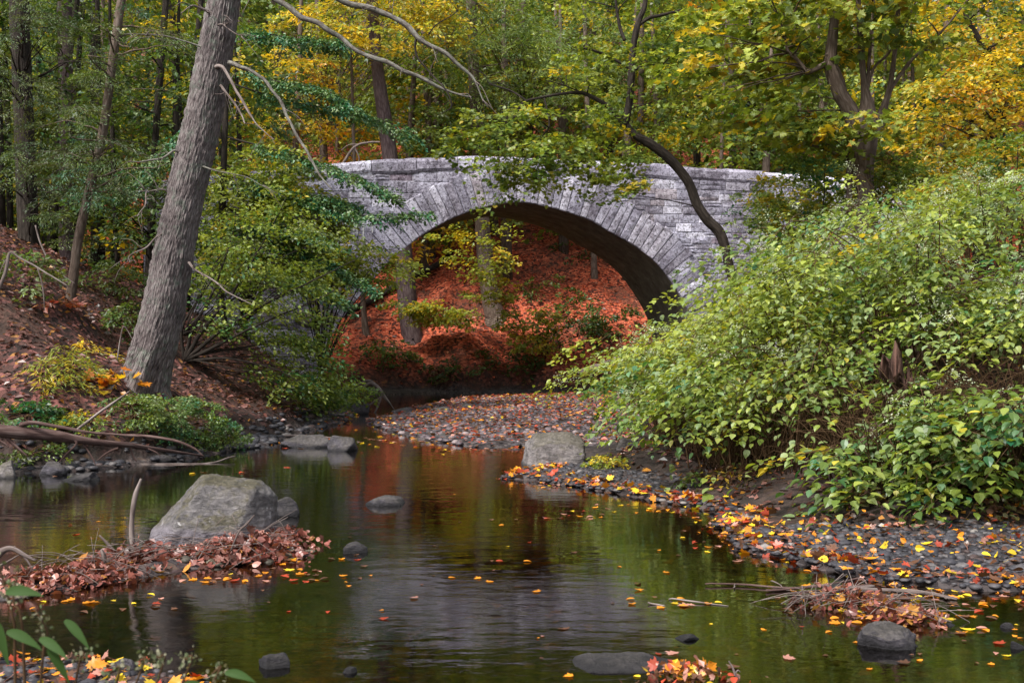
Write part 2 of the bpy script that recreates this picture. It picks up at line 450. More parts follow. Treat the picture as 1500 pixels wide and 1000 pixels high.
def ht(x, y, full=False):
    x = np.atleast_1d(np.asarray(x, float)); y = np.atleast_1d(np.asarray(y, float))
    p = np.stack([x, y, np.zeros_like(x)], -1)
    n1 = fbm(p * .55, 4); n2 = fbm(p * 2.4 + 9, 3); n0 = fbm(p * .12 + 31, 3)
    w = sdist(x, y, WATER) + n1 * .35 + n2 * .15
    l = np.maximum(sdist(x, y, LEFT) + n1 * .5, 0); r = np.maximum(sdist(x, y, RIGHT) + n1 * .5, 0); h = np.maximum(sdist(x, y, HILL) + n1 * .9, 0)
    flat = .03 + .055 * np.minimum(np.maximum(-w, 0), 6)
    zl = np.where(l > 0, np.minimum(.9 * l, .35) + .46 * np.maximum(l - .4, 0), 0); zl = np.where(zl > 6, 6 + (zl - 6) * .3, zl)
    zr = np.where(r > 0, np.minimum(.22 * r, .24) + .44 * np.maximum(r - 1.0, 0), 0); zr = np.where(zr > 5.5, 5.5 + (zr - 5.5) * .25, zr)
    zh = np.where(h > 0, np.minimum(1.1 * h, .6) + .54 * np.maximum(h - .5, 0), 0); zh = np.where(zh > 36, 36 + (zh - 36) * .1, zh)
    z = np.where(w > 0, -np.minimum(.35 * w, .30) - .03, flat)
    sh = poly_d(x, y, SHOAL)
    z = np.where(w > 0, np.maximum(z, .07 - .35 * sh), z)
    up = np.maximum(np.maximum(zl, zr), zh)
    z = z + up + np.where(up > 0, n1 * np.minimum(up, 1.) * .35 + n2 * .07 + n0 * np.minimum(up * .1, 1.2), n2 * .025)
    z = z + np.where(y < 4.4, np.minimum((4.4 - y) * .12, .6), 0)
    if not full: return z
    return z, w, l, r, h, n1, n2

def gz(x, y): return float(ht(x, y)[0])
def hit(px, py, d0=6., d1=110.):
    D = np.arange(d0, d1, .1)
    x = (px - 750) / F * D; zr = H + (500 - py) / F * D
    b = np.nonzero(ht(x, D) >= zr)[0]
    k = D[b[0]] if len(b) else d1
    return k

def gpt(px, py, d0=6.):
    D = hit(px, py, d0); q = P(px, py, D); q[2] = gz(q[0], q[1]); return q

ys = np.concatenate([np.arange(-6, 4, .5), np.arange(4, 20, .11), np.arange(20, 46, .2), 46 * 1.012 ** np.arange(0, 90)])
ys = np.concatenate([ys, [150, 175, 210, 260, 330]])
xr = np.concatenate([np.arange(0, 8, .13), 8 * 1.03 ** np.arange(0, 60), [60, 80, 110, 160, 240]])
xs = np.unique(np.concatenate([-xr, xr]))
GX, GY = np.meshgrid(xs, ys)
gx, gy = GX.ravel(), GY.ravel()
Z, w_, l_, r_, h_, n1_, n2_ = ht(gx, gy, True)
Z = np.where((gy > 200) | (np.abs(gx) > 100), np.minimum(Z, 42), Z)
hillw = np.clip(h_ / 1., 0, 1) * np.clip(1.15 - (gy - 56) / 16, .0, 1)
mud = np.zeros_like(Z)
mud = np.where((h_ > 0) & (h_ < 1.6), np.clip(.6 - h_ / 1.2, 0, 1), mud)
mud = np.where((r_ > 0), np.clip(1.05 - r_ / 3.5, .25, .95), mud)
mud = np.where((l_ > 0) & (l_ < .8), np.clip(1 - l_ / .9, 0, 1), mud)
flatm = (l_ <= 0) & (r_ <= 0) & (h_ <= 0) & (w_ <= 0)
mud = np.where(flatm, .75, mud)
grav = np.where(flatm & (gx > .8) & (gy < 11), .85, np.where(flatm & (gy > 19), .9, np.where(flatm & (gy > 12), .6, 0)))
grav = np.where(w_ > 0, .8, grav)
mud = np.where(w_ > 0, .3, mud)
nx, ny = len(xs), len(ys)
i = (np.arange(ny - 1)[:, None] * nx + np.arange(nx - 1)[None]).ravel()
GF = np.stack([i, i + 1, i + 1 + nx, i + nx], 1)
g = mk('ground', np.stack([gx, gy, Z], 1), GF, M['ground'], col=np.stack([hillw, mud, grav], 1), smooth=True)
tag(g, kind='structure')
wv = np.array([(-60, -2, 0), (60, -2, 0), (60, 48, 0), (-60, 48, 0)], float)
tag(mk('water', wv, np.array([(0, 1, 2, 3)]), M['water']), kind='structure')

# ---------------------------------------------------------------- bridge
TH = math.radians(12); cT, sT = math.cos(TH), math.sin(TH); BD = 36.
def face(u, z, v=0.):
    u, z, v = np.broadcast_arrays(np.asarray(u, float), np.asarray(z, float), np.asarray(v, float))
    return np.stack([u * cT - v * sT, BD + u * sT + v * cT, z], -1)
def pf(px, py):
    k = (px - 750) / F; u = BD * k / (cT - k * sT); D = BD + u * sT
    return u, H + (500 - py) / F * D
intr = np.array([pf(*q) for q in [(468, 540), (478, 508), (500, 468), (535, 424), (571, 383), (608, 352), (640, 331), (693, 308), (752, 297), (800, 303), (859, 321), (891, 339), (925, 358), (960, 385), (987, 420), (1008, 458), (1020, 500)]])
IC = spline(intr, 400)
sl = np.concatenate([[0], np.cumsum(np.linalg.norm(np.diff(IC, axis=0), axis=1))])
def ic(s): return np.stack([np.interp(s, sl, IC[:, 0]), np.interp(s, sl, IC[:, 1])], -1)
def icn(s):
    t = unit(ic(s + .15) - ic(s - .15)); return np.stack([-t[..., 1], t[..., 0]], -1)
topq = np.array([pf(*q) for q in [(200, 270), (300, 258), (420, 246), (520, 237), (600, 233), (690, 230), (760, 231), (840, 235), (900, 238), (1000, 243), (1100, 250), (1200, 258), (1330, 268)]])
def top(u): return np.interp(u, topq[:, 0], topq[:, 1])
U0, U1 = topq[0, 0] + .2, topq[-1, 0] - .2
crown_s = sl[np.argmax(IC[:, 1])]

bridge = thing('stone_bridge', 'grey stone arch bridge with fanned arch stones spanning the creek', 'bridge', face(0, 0.))
brng = np.random.default_rng(3)
def stonecol(n=1):
    base = np.array([(.34, .33, .39), (.42, .41, .47), (.56, .55, .61), (.26, .245, .285), (.31, .26, .30), (.38, .34, .36), (.60, .59, .65)])
    return base[brng.choice(7, n, p=[.28, .3, .2, .10, .03, .03, .06])] * brng.uniform(.88, 1.12, (n, 1))
def block(acc, q, v0, p, c, col):
    """a dressed stone: quad q in (u,z), back at depth v0, face p in front, chamfer c"""
    q = np.asarray(q, float); m = q.mean(0)
    d = m - q; ln = np.linalg.norm(d, axis=1, keepdims=True); qi = q + d / ln * c * 1.4
    jit = brng.uniform(-.012, .012, (4, 2)); qi = qi + jit
    a = face(q[:, 0], q[:, 1], v0); b = face(q[:, 0], q[:, 1], v0 - p + c); e = face(qi[:, 0], qi[:, 1], v0 - p + brng.uniform(-.012, .012, 4))
    mm = face(*m, v0 - p - brng.uniform(0., .02))[None]
    V = np.concatenate([a, b, e, mm]); F4 = []
    for i in range(4):
        j = (i + 1) % 4; F4 += [(i, j, 4 + j, 4 + i), (4 + i, 4 + j, 8 + j, 8 + i)]
    acc.add(V, [np.array(F4), np.array([(8 + i, 8 + (i + 1) % 4, 12) for i in range(4)])], col)

# core: front and back wall, soffit, deck, ends
us = np.unique(np.concatenate([np.linspace(U0, U1, 60), IC[::8, 0]]))
aL, aR = IC[0, 0], IC[-1, 0]
bot = np.where((us > aL) & (us < aR), np.interp(us, IC[:, 0], IC[:, 1]) + .02, -1.2)
BW = 4.2
core = Acc()
for v in (0., BW):
    n = len(us); V = np.concatenate([face(us, bot, v), face(us, top(us) - .3, v)])
    k = np.arange(n - 1); core.add(V, np.stack([k, k + 1, n + k + 1, n + k], 1), (.55, .54, .58))
V = np.concatenate([face(us, top(us) - 1.0, .45), face(us, top(us) - 1.0, BW - .45)]); core.add(V, np.stack([k, k + 1, n + k + 1, n + k], 1), (.14, .12, .1))
for v in (.45, BW - .45):
    V = np.concatenate([face(us, top(us) - 1.05, v), face(us, top(us) - .25, v)]); core.add(V, np.stack([k, k + 1, n + k + 1, n + k], 1), (.22, .21, .235))
core.mk('core_wall', M['stone'], bridge)
so = Acc()
ss = np.linspace(0, sl[-1], 90); q = ic(ss)
q = np.concatenate([[(q[0, 0], -1.2)], q, [(q[-1, 0], -1.2)]])
vv = np.linspace(0, BW, 9)
V = face(q[:, None, 0], q[:, None, 1], vv[None]).reshape(-1, 3); nq, nv = len(q), len(vv)
i = (np.arange(nq - 1)[:, None] * nv + np.arange(nv - 1)[None]).ravel()
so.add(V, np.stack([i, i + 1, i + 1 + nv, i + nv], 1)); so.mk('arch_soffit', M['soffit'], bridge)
# voussoirs
vo = Acc(); s_ = 0.
while s_ < sl[-1] - .2:
    wdt = brng.uniform(.19, .28); e_ = min(s_ + wdt, sl[-1])
    a, b = ic(np.array(s_)), ic(np.array(e_)); na, nb = icn(np.array(s_)), icn(np.array(e_))
    Lh = brng.uniform(.95, 1.2)
    cc = stonecol()[0] * 1.
    ga = unit(b - a) * .009
    block(vo, [a + ga, b - ga, b - ga + nb * Lh, a + ga + na * Lh], .02, brng.uniform(.10, .135), .02, cc)
    s_ = e_
vo.mk('arch_ring', M['stone'], bridge)
# spandrel ashlar
lim = ic(ss) + icn(ss) * .62
hL = lim[:np.argmax(lim[:, 1]) + 1]; hR = lim[np.argmax(lim[:, 1]):]
zmax = lim[:, 1].max()
wl = Acc(); zc = .0
while zc < 7.6:
    hh = brng.choice([.08, .13, .19, .26, .34], p=[.10, .2, .28, .26, .16]) * brng.uniform(.9, 1.1)
    zm = zc + hh / 2
    if zm > zmax: spans = [(U0, U1)]
    else: spans = [(U0, np.interp(zm, hL[:, 1], hL[:, 0])), (np.interp(-zm, -hR[:, 1], hR[:, 0]), U1)]
    for a, b in spans:
        u = a
        while u < b - .1:
            ww = min(brng.uniform(.2, .5) + hh * brng.uniform(.3, 2.0), b - u)
            t = min(zc + hh, float(min(top(u), top(u + ww))) - .40)
            if t > zc + .05:
                g_ = .011
                if hh > .18 and brng.random() < .28 and t > zc + .16:
                    zq = zc + (t - zc) * brng.uniform(.35, .65)
                    parts = [(zc, zq), (zq, t)]
                else: parts = [(zc, t)]
                for z0, z1 in parts:
                    block(wl, [(u + g_, z0 + g_), (u + ww - g_, z0 + g_), (u + ww - g_, z1 - g_), (u + g_, z1 - g_)], .02, brng.uniform(.03, .055), .014, stonecol()[0])
            u += ww
    zc += hh
wl.mk('spandrel_wall', M['stone'], bridge)
for vs_, nm in ((-.05, 'parapet_coping'), (BW - .42, 'parapet_coping')):
    cp = Acc(); u = U0
    while u < U1 - .2:
        ww = min(brng.uniform(.9, 1.9), U1 - u); nsg = 8
        uu = np.linspace(u + .012, u + ww - .012, nsg)
        zt = top(uu) + brng.uniform(-.02, .03); zb = top(uu) - brng.uniform(.36, .46)
        prof = [(.03, .0), (-.015, .2), (-.01, .75), (.06, 1.0), (.25, 1.05), (.44, .98), (.49, .6), (.47, 0)]
        V = np.stack([face(uu, zb + (zt - zb) * b_, vs_ + a_) for a_, b_ in prof], 1)
        V = V + .045 * np.stack([fbm(V * 2.6 + 11 * kk, 4) for kk in range(3)], -1)
        V = V.reshape(-1, 3); m_ = len(prof)
        i = (np.arange(nsg - 1)[:, None] * m_ + np.arange(m_)[None]); j = (np.arange(nsg - 1)[:, None] * m_ + (np.arange(m_)[None] + 1) % m_)
        Fq = np.stack([i, j, j + m_, i + m_], -1).reshape(-1, 4)
        cap = np.array([[*range(m_)], [*range((nsg - 1) * m_, nsg * m_)]])
        cp.add(V, [Fq, cap], stonecol()[0] * 1.15)
        u += ww
    cp.mk(nm, M['stone'], bridge)
# mineral drips of lime on the stones
dr = Acc()
for px, py, l_m in [(518, 322, .55), (532, 325, .62), (545, 327, .3), (523, 330, .3)]:
    u, z = pf(px, py); m_ = 6; zz = np.linspace(z, z - l_m, m_); hw = np.linspace(.028, .012, m_) * brng.uniform(.7, 1.3) + .01 * brng.random(m_)
    V = np.concatenate([face(u - hw, zz, -.125), face(u, zz, -.15), face(u + hw, zz, -.125)]); k = np.arange(m_ - 1)
    dr.add(V, np.concatenate([np.stack([k, m_ + k, m_ + k + 1, k + 1], 1), np.stack([m_ + k, 2 * m_ + k, 2 * m_ + k + 1, m_ + k + 1], 1)]), (.5, .5, .5))
tag(dr.mk('lime_streaks', M['pebble'], bridge), kind='stuff')

# ---------------------------------------------------------------- rocks
def polyrock(name, label, cat, c, D, edges, faces, mat, depth, rough=.02, seed=0, sub=6):
    """angular boulder bounded by planes: edges are outline pairs in photo pixels with a lean, faces are free planes"""
    bm = bmesh.new(); bmesh.ops.create_icosphere(bm, subdivisions=sub, radius=1.)
    U = np.array([v.co[:] for v in bm.verts]); Fc = np.array([[v.index for v in f.verts] for f in bm.faces]); bm.free()
    k = D / F; pl = []
    for (x0, y0), (x1, y1), ln in edges:
        d = np.array([(x1 - x0) * k, 0, -(y1 - y0) * k]); n = np.array([-d[2], 0, d[0]]); n /= np.linalg.norm(n); n[1] = ln; n /= np.linalg.norm(n)
        pl.append((n, float(n @ np.array([(x0 - c[0]) * k, 0, -(y0 - c[1]) * k]))))
    pl += [(unit(np.array(n, float)), d) for n, d in faces]
    q = np.stack([np.maximum(U @ n, 1e-3) / d for n, d in pl], 1)
    r = 1 / (q ** 70).sum(1) ** (1 / 70)
    V = U * r[:, None]
    V = V + unit(V) * (rough * (2 * fbm(V * 3 + seed, 4) + 1.5 * np.abs(fbm(V * 8 + seed, 4)) + .5 * fbm(V * 30 + seed, 3)))[:, None]
    base = P(c[0] - 14, c[1] + (14 if name == 'boulder' else 0) + (10 if D > 15 else 0), D); base[1] += depth
    return tag(mk(name, V + base, Fc, M[mat], smooth=True, loc=base), label, cat)

def rock(px, py, wpx, hpx, label, mat='rock', name='river_rock', D=None, seed=0, planes=None, depth=1., sub=4, rough=.1, flat=None, group=None, sink=.3, cat='rock'):
    """px,py = middle of the foot in the photo; wpx,hpx its visible size there"""
    if D is None: D = F * H / (py - 500)
    r = np.random.default_rng(seed + int(px * 7 + py))
    bm = bmesh.new(); bmesh.ops.create_icosphere(bm, subdivisions=sub, radius=1.)
    V = np.array([v.co[:] for v in bm.verts]); Fc = np.array([[v.index for v in f.verts] for f in bm.faces]); bm.free()
    V = V * 1.35
    if planes is None:
        planes = [(unit(r.normal(0, 1, 3) * np.array([1, 1, 1.1])), r.uniform(.72, 1.05)) for _ in range(13)]
    for nn, d in planes:
        nn = np.array(nn, float); nn = nn / np.linalg.norm(nn)
        e = np.maximum(V @ nn - d, 0); V = V - e[:, None] * nn * .96
    V = V + unit(V) * (rough * (1.3 * fbm(V * 1.7 + seed, 4) + .75 * np.abs(fbm(V * 4.5 + seed, 4)) + .3 * fbm(V * 14 + seed, 3)))[:, None]
    mx = np.abs(V[:, 0]).max(); V /= mx
    zt = V[:, 2].max()
    W = wpx / F * D / 2; Hh = hpx / F * D
    V[:, 0] *= W; V[:, 1] *= W * depth
    zs = V[:, 2] / zt
    V[:, 2] = np.where(zs > -sink, (zs + sink) / (1 + sink) * Hh, (zs + sink) * Hh * .6) - .02
    base = P(px, py, D); base[1] += W * depth * .5
    o = mk(name, V + base, Fc, M[mat], smooth=True, loc=base)
    tag(o, label, cat, group)
    return o

polyrock('boulder', 'big tilted boulder with brown moss and white lichen above the leaf pile', 'boulder', (305, 775), 9.9,
         [((204, 830), (214, 783), -.1), ((214, 783), (299, 700), -.35), ((297, 698), (377, 706), -.12), ((377, 707), (390, 722), -.1), ((390, 722), (388, 830), -.2), ((388, 860), (204, 860), 0)],
         [((.10, -.84, .42), .24), ((-.62, -.62, .42), .33), ((.80, -.60, .05), .37), ((.05, -1, -.2), .235), ((0, 1, .2), .32), ((-.5, .8, .3), .40)], 'boulder', .3, .022, 3)
polyrock('river_rock', 'pale round topped boulder with mossy foot beside the thicket', 'rock', (830, 660), 16.4,
         [((780, 700), (786, 650), -.1), ((786, 650), (800, 637), -.2), ((800, 637), (850, 632), -.2), ((850, 632), (869, 642), -.2), ((869, 642), (874, 700), -.1), ((874, 712), (780, 712), 0)],
         [((0, -.9, .3), .34), ((-.5, -.8, .25), .44), ((.55, -.8, .2), .44), ((0, -.55, .85), .36), ((0, 1, .3), .35)], 'rock_pale', .35, .03, 9, 5)
polyrock('river_rock', 'long flat grey slab with a leafy right end at the bottom edge', 'rock', (945, 995), 6.35,
         [((856, 1014), (862, 984), -.1), ((862, 984), (884, 976), -.15), ((884, 976), (968, 978), -.12), ((968, 978), (1066, 996), -.12), ((1066, 996), (1074, 1016), -.1), ((1074, 1036), (856, 1036), 0)],
         [((0, -.95, .2), .14), ((-.4, -.9, .1), .32), ((0, 1, .2), .13)], 'rock', .1, .016, 21, 5)
ROCKS = [
 (410, 757, 54, 30, 'low dark rock right behind the big mossy boulder', 'rock_dark'),
 (446, 655, 78, 20, 'broad flat grey rock at the left bank, left of a rounder one', 'rock'),
 (501, 660, 46, 24, 'rounded grey rock standing in water off the left bank', 'rock'),
 (565, 739, 60, 15, 'flat grey rock lying alone in the trunk reflection', 'rock'),
 (519, 809, 40, 18, 'small dark round rock with red leaves, alone in midstream', 'rock_dark'),
 (398, 978, 52, 22, 'smooth rounded dark stone with yellow leaves, bottom water', 'rock_dark'),
 (186, 992, 46, 34, 'pointed purple grey stone on the near leafy shore', 'rock'),
 (513, 985, 26, 13, 'smallest wet black stone near the bottom edge', 'rock_dark'),
 (1003, 937, 46, 13, 'small flat dark rock left of the twig raft', 'rock_dark'),
 (1311, 950, 94, 36, 'rough purplish rock below the twig raft, hollowed on top', 'rock'),
 (1231, 869, 52, 15, 'flat dark rock behind the twig raft', 'rock_dark'),
 (1392, 917, 24, 9, 'tiny stone at the right tip of the twig raft', 'rock'),
 (1478, 920, 20, 12, 'little grey stone in shallow water right of the twig raft', 'rock'),
 (1492, 950, 30, 15, 'dark stone cut by the right edge below the pebble bar', 'rock_dark'),
 (921, 668, 46, 30, 'pale rock half hidden by leaves right of the round boulder', 'rock_pale'),
 (873, 632, 30, 12, 'small flat stone behind the round topped boulder', 'rock'),
 (525, 607, 40, 24, 'dark peaked rock beside the driftwood tangle', 'rock_dark'),
 (590, 609, 34, 14, 'round grey rock at the left end of the gravel bar', 'rock'),
 (621, 603, 22, 8, 'small rock between two others on the gravel bar crest', 'rock_dark'),
 (648, 610, 40, 15, 'pale angular rock in the middle of the gravel bar crest', 'rock'),
 (682, 604, 32, 16, 'mossy topped rock at the right of the gravel bar crest', 'rock_pale'),
 (651, 645, 40, 12, 'flat pinkish rock just off the gravel bar front', 'rock'),
 (484, 604, 54, 14, 'long dark ledge rock under the left bank shrubs', 'rock_dark'),
 (70, 696, 48, 22, 'grey slab leaning into the water under the fallen log', 'rock'),
 (120, 704, 66, 14, 'low wet slab right of the leaning grey slab', 'rock_dark'),
 (8, 700, 34, 28, 'moss topped rock cut by the left edge', 'rock_pale'),
 (92, 676, 66, 24, 'rounded brown rock directly beneath the fallen log', 'rock'),
 (160, 674, 60, 18, 'dark flat rock under the thin end of the log', 'rock_dark'),
 (230, 676, 60, 12, 'thin dark ledge below the low green plants', 'rock_dark'),
 (20, 690, 20, 14, 'small dark cobble beside the moss topped rock', 'rock_dark'),
 (100, 1003, 40, 22, 'dark cobble among red leaves on the near shore', 'rock_dark'),
 (60, 1008, 60, 18, 'flat slate grey cobble in the near left corner', 'rock_dark'),
]
for k, (px, py, w, h, lab, mt) in enumerate(ROCKS):
    fl = 'flat' in lab or 'slab' in lab or 'ledge' in lab
    rock(px, py, w, h, lab, mt, depth=.9 if not fl else .7, seed=k, sink=.2, sub=5 if w > 60 else 4, rough=.16 if 'rough' in lab else .1)
for k, (px, py, w, h, lab) in enumerate([(455, 470, 70, 22, 'pale stone slab tumbled beside the left arch foot'), (395, 560, 36, 22, 'pale block showing between shrub stems on the left bank'),
        (430, 572, 30, 16, 'grey block low on the left bank beneath the shrub'), (1467, 305, 60, 40, 'dark grey rock high on the right slope under trees')]):
    D = 33. if k == 0 else (27. if k < 3 else 24.)
    rock(px, py, w, h, lab, 'rock_pale' if k < 3 else 'rock_dark', D=D, seed=70 + k)

# ---------------------------------------------------------------- trees
def to3(pts, D, D2=None):
    """[(px,py,width px)] -> points, radii"""
    n = len(pts); Ds = np.linspace(D, D2 if D2 else D, n)
    return np.array([P(p[0], p[1], d) for p, d in zip(pts, Ds)]), np.array([p[2] / F * d / 2 for p, d in zip(pts, Ds)])

def E(px, py, D, rx, ry, rd, n):
    return P(px, py, D), np.array([rx / F * D, rd, ry / F * D]), n

def crown_from(trunk, ells, L, W, per, size, shape, pal, droop=.25, jit=.5, twig=.012, frac=.5, spread=1., thick=.05, clump=1.):
    """flat leafy sprays filling ellipsoids; each fed by a thin bough from the trunk"""
    la, ba = Acc(), Acc()
    for c, r, n in ells:
        if n < 1: continue
        C = ell(c, r, int(n), clump=clump)
        dd_ = np.linalg.norm(C[:, None] - trunk[None], axis=2)
        k = np.argmin(dd_ + .8 * np.maximum(trunk[None, :, 2] - C[:, None, 2] + .12 * dd_, 0), 1)
        A = trunk[k]
        out = C - A; out[:, 2] *= .2
        d = unit(unit(out) * spread + rng.normal(0, .5, (n, 3)) * np.array([1, 1, .25]))
        Ls = L * rng.uniform(.6, 1.35, n); Ws = W * rng.uniform(.6, 1.3, n)
        la.add(*sprays(C - d * (Ls * .5)[:, None], d, Ls, Ws, per, size, shape, pal, droop, jit, thick))
        for j in range(n):
            a = C[j] - d[j] * Ls[j] * .5
            if rng.random() < frac:
                m = a * .45 + A[j] * .55; m[2] = a[2] * .6 + A[j][2] * .4
                b = C[j] + d[j] * Ls[j] * .45; b[2] -= droop * Ls[j] * .8
                V, Fs, bk = tube([A[j], m, a, b], [twig * 2.2, twig * 1.5, twig * .8, twig * .15], m=9, sides=4, wob=0, kink=.06)
                ba.add(V, Fs, None, bk)
            else:
                b = C[j] + d[j] * Ls[j] * .45; b[2] -= droop * Ls[j] * .8
                V, Fs, bk = tube([a, (a + b) / 2 + UP * .03, b], [twig * .7, twig * .5, twig * .15], m=5, sides=3, wob=0)
                ba.add(V, Fs, None, bk)
    return la, ba

def tree(name, label, pts, D, mat, ells=(), pal=None, L=1.2, W=.5, per=36, size=.12, shape='dia', droop=.22, jit=.5, D2=None,
         sides=12, sink=.5, branches=(), twig=.014, group=None, cat='tree', lm='leaf', frac=.4, up=0., wob=.06, m=None, clump=1., thick=.05):
    T, R = to3(pts, D, D2)
    if up:    # carry the trunk on above the picture
        d = unit(T[-1] - T[-2]); T = np.vstack([T, T[-1] + d * up * .5, T[-1] + d * up]); R = np.append(R, [R[-1] * .7, R[-1] * .3])
    b = T[0].copy(); zg = gz(b[0], b[1])
    low_ = min(zg, b[2]) - .3 - R[0]
    T = np.vstack([[b[0], b[1], low_], [b[0], b[1], min(zg, b[2]) + .02], T[0] * .45 + T[1] * .55, T[1:].reshape(-1, 3)[0], T[2:].reshape(-1, 3)] if False else [[b[0], b[1], low_], T[0] - UP * .12, *T]); R = np.concatenate([[R[0] * 1.5], [R[0] * 1.22], R]); b[2] = zg
    t = thing(name, label, cat, b, group)
    tubemesh('trunk', T, R, M[mat], t, m=m or max(16, len(T) * 6), sides=sides, wob=wob, seed=float(rng.uniform(0, 50)))
    sk_ = [spline(T, 60)]
    for q in branches:
        bp, br = to3(q, D if len(q[0]) < 4 else q[0][3], None)
        sk_.append(spline(bp, 24))
        tubemesh('branch', bp, br, M[mat], t, sides=8, wob=.1, ns=6, seed=float(rng.uniform(0, 50)), m=len(bp) * 5)
    if ells:
        tr = np.concatenate(sk_)
        la, ba = crown_from(tr, ells, L, W, per, size, shape, pal, droop, jit, twig, frac, clump=clump, thick=thick)
        if ba.n: ba.mk('boughs', M[mat], t, True)
        la.mk('crown', M[lm], t)
    return t

# 1 the big leaning conifer on the left bank
t1 = thing('leaning_pine', 'thick grey barked tree leaning right on the left bank', 'tree', gpt(212, 575, 15))
D1 = 20.0
T, R = to3([(196, 600, 104), (203, 572, 78), (214, 540, 66), (229, 490, 64), (243, 430, 63), (262, 333, 58), (281, 250, 57), (292, 200, 57), (311, 100, 53), (329, 0, 48), (349, -120, 44), (374, -300, 38), (398, -480, 26), (412, -600, 10)], D1)
nside, nring = 170, 760
V, Fs, bk = tube(T, R, m=nring, sides=nside, wob=.0)
q = bk.copy(); q[:, 2] *= .10
rid = np.abs(fbm(q * 44., 4)) * 2
lump = fbm(V * 1.7, 3)
axis = spline(T, nring).repeat(nside, 0)
dirv = unit(V[:nring * nside] - axis)
V[:nring * nside] += dirv * (rid[:nring * nside, None] * .034 - .03 + lump[:nring * nside, None] * .035)
th_ = np.tile(np.arange(nside) / nside * 2 * math.pi, nring); al = bk[:nring * nside, 2] - bk[0, 2]
V[:nring * nside] += dirv * (np.exp(-np.maximum(al - .3, 0) / .45) * (.22 * np.maximum(np.cos(3 * th_ + .8), -.2) + .07 * np.cos(5 * th_ + 2)))[:, None]
mk('trunk', V, Fs, M['bark_pine'], t1, None, True, bk)
TW = []
for nm, mat, q, dd in [
   ('branch', 'lichen_wood', [(335, 92, 13), (352, 96, 11), (378, 108, 9), (410, 145, 9), (432, 195, 8), (458, 240, 7), (487, 275, 4)], -.9),
   ('snag', 'dead_wood', [(313, 99, 11), (324, 97, 10), (333, 106, 9), (345, 132, 8), (360, 160, 7), (374, 182, 4), (403, 206, 2)], -1.1),
   ('snag', 'dead_wood', [(322, 125, 7), (340, 150, 6), (352, 168, 5), (358, 182, 3)], -.6),
   ('snag', 'dead_wood', [(305, 18, 8), (295, 12, 6), (283, 9, 5), (264, 19, 2)], -.6),
   ('snag', 'lichen_wood', [(300, 68, 6), (270, 60, 4), (230, 54, 3.4), (180, 50, 2)], -.5),
   ('snag', 'lichen_wood', [(262, 224, 6), (240, 231, 5), (215, 235, 4), (186, 234, 2)], -.5),
   ('snag', 'dead_wood', [(318, 38, 3.5), (332, 36, 3.2), (345, 50, 3.5), (363, 55, 1.5)], -.9),
   ('snag', 'dead_wood', [(328, 48, 2.5), (329, 34, 2.2), (328, 22, 1)], -.9),
   ('snag', 'dead_wood', [(276, 385, 7), (290, 396, 6), (310, 410, 5), (335, 428, 4), (373, 447, 1.5)], -.7),
   ('snag', 'dead_wood', [(250, 338, 5), (228, 348, 4), (210, 362, 4), (190, 376, 2), (189, 386, 1)], -.6),
   ('snag', 'dead_wood', [(244, 280, 4), (225, 278, 3), (198, 279, 2)], -.6),
   ('snag', 'dead_wood', [(215, 280, 3.5), (212, 300, 3), (203, 320, 1.4)], -.7),
   ('snag', 'lichen_wood', [(296, 245, 5), (320, 250, 3), (365, 262, 2), (420, 290, 1)], -.4),
   ('bough', 'lichen_wood', [(352, -95, 20), (372, -30, 16), (402, 0, 13), (450, 26, 12), (500, 57, 11), (530, 80, 10), (570, 92, 10), (600, 107, 9), (640, 126, 7), (690, 143, 3)], -1.5),
   ('bough', 'lichen_wood', [(362, -150, 20), (430, -50, 16), (505, 2, 13), (560, 14, 12), (590, 33, 11), (612, 55, 10), (635, 72, 9), (668, 93, 8), (695, 117, 5), (712, 160, 2)], -1.7),
   ('twig', 'bark_dark', [(610, 53, 5), (611, 72, 4.5), (616, 90, 4), (636, 115, 4), (650, 133, 3.5), (660, 152, 3), (650, 160, 2), (642, 167, 1)], -1.7),
   ('twig', 'bark_dark', [(630, 50, 3), (640, 36, 2.5), (660, 22, 2), (672, 12, 1)], -1.7),
   ('twig', 'bark_dark', [(690, 100, 3), (706, 108, 2.5), (716, 122, 2), (730, 123, 2), (755, 132, 1)], -1.7)]:
    bp, br = to3(q, D1 - .22, D1 + dd) if nm in ('branch', 'snag') else to3(q, D1 + dd); br = br * (.55 if nm in ('branch', 'snag') else .68)
    if nm == 'bough': bp[0, 1] = D1
    if nm in ('branch', 'snag', 'bough'):
        cc_ = spline(bp, 30); ta = Acc()
        for k_ in rng.integers(4, 29, 5 if nm != 'bough' else 12):
            L_ = rng.uniform(.15, .5) * (1.5 if nm == 'bough' else 1); d_ = unit(rng.normal(0, 1, 3) * np.array([1, .7, .8]) + unit(cc_[min(k_ + 1, 29)] - cc_[k_ - 1]) * .8)
            V_, F_, b_ = tube([cc_[k_], cc_[k_] + d_ * L_ * .5, cc_[k_] + d_ * L_ + np.array([0, 0, -.08])], [.007, .005, .0015], m=7, sides=5, wob=.1, kink=.05); ta.add(V_, F_, None, b_)
        TW.append((ta, mat))
    tubemesh(nm, bp, br, M[mat], t1, sides=8, wob=.12, ns=7, m=len(bp) * 11, seed=float(rng.uniform(0, 40)), kink=.05)

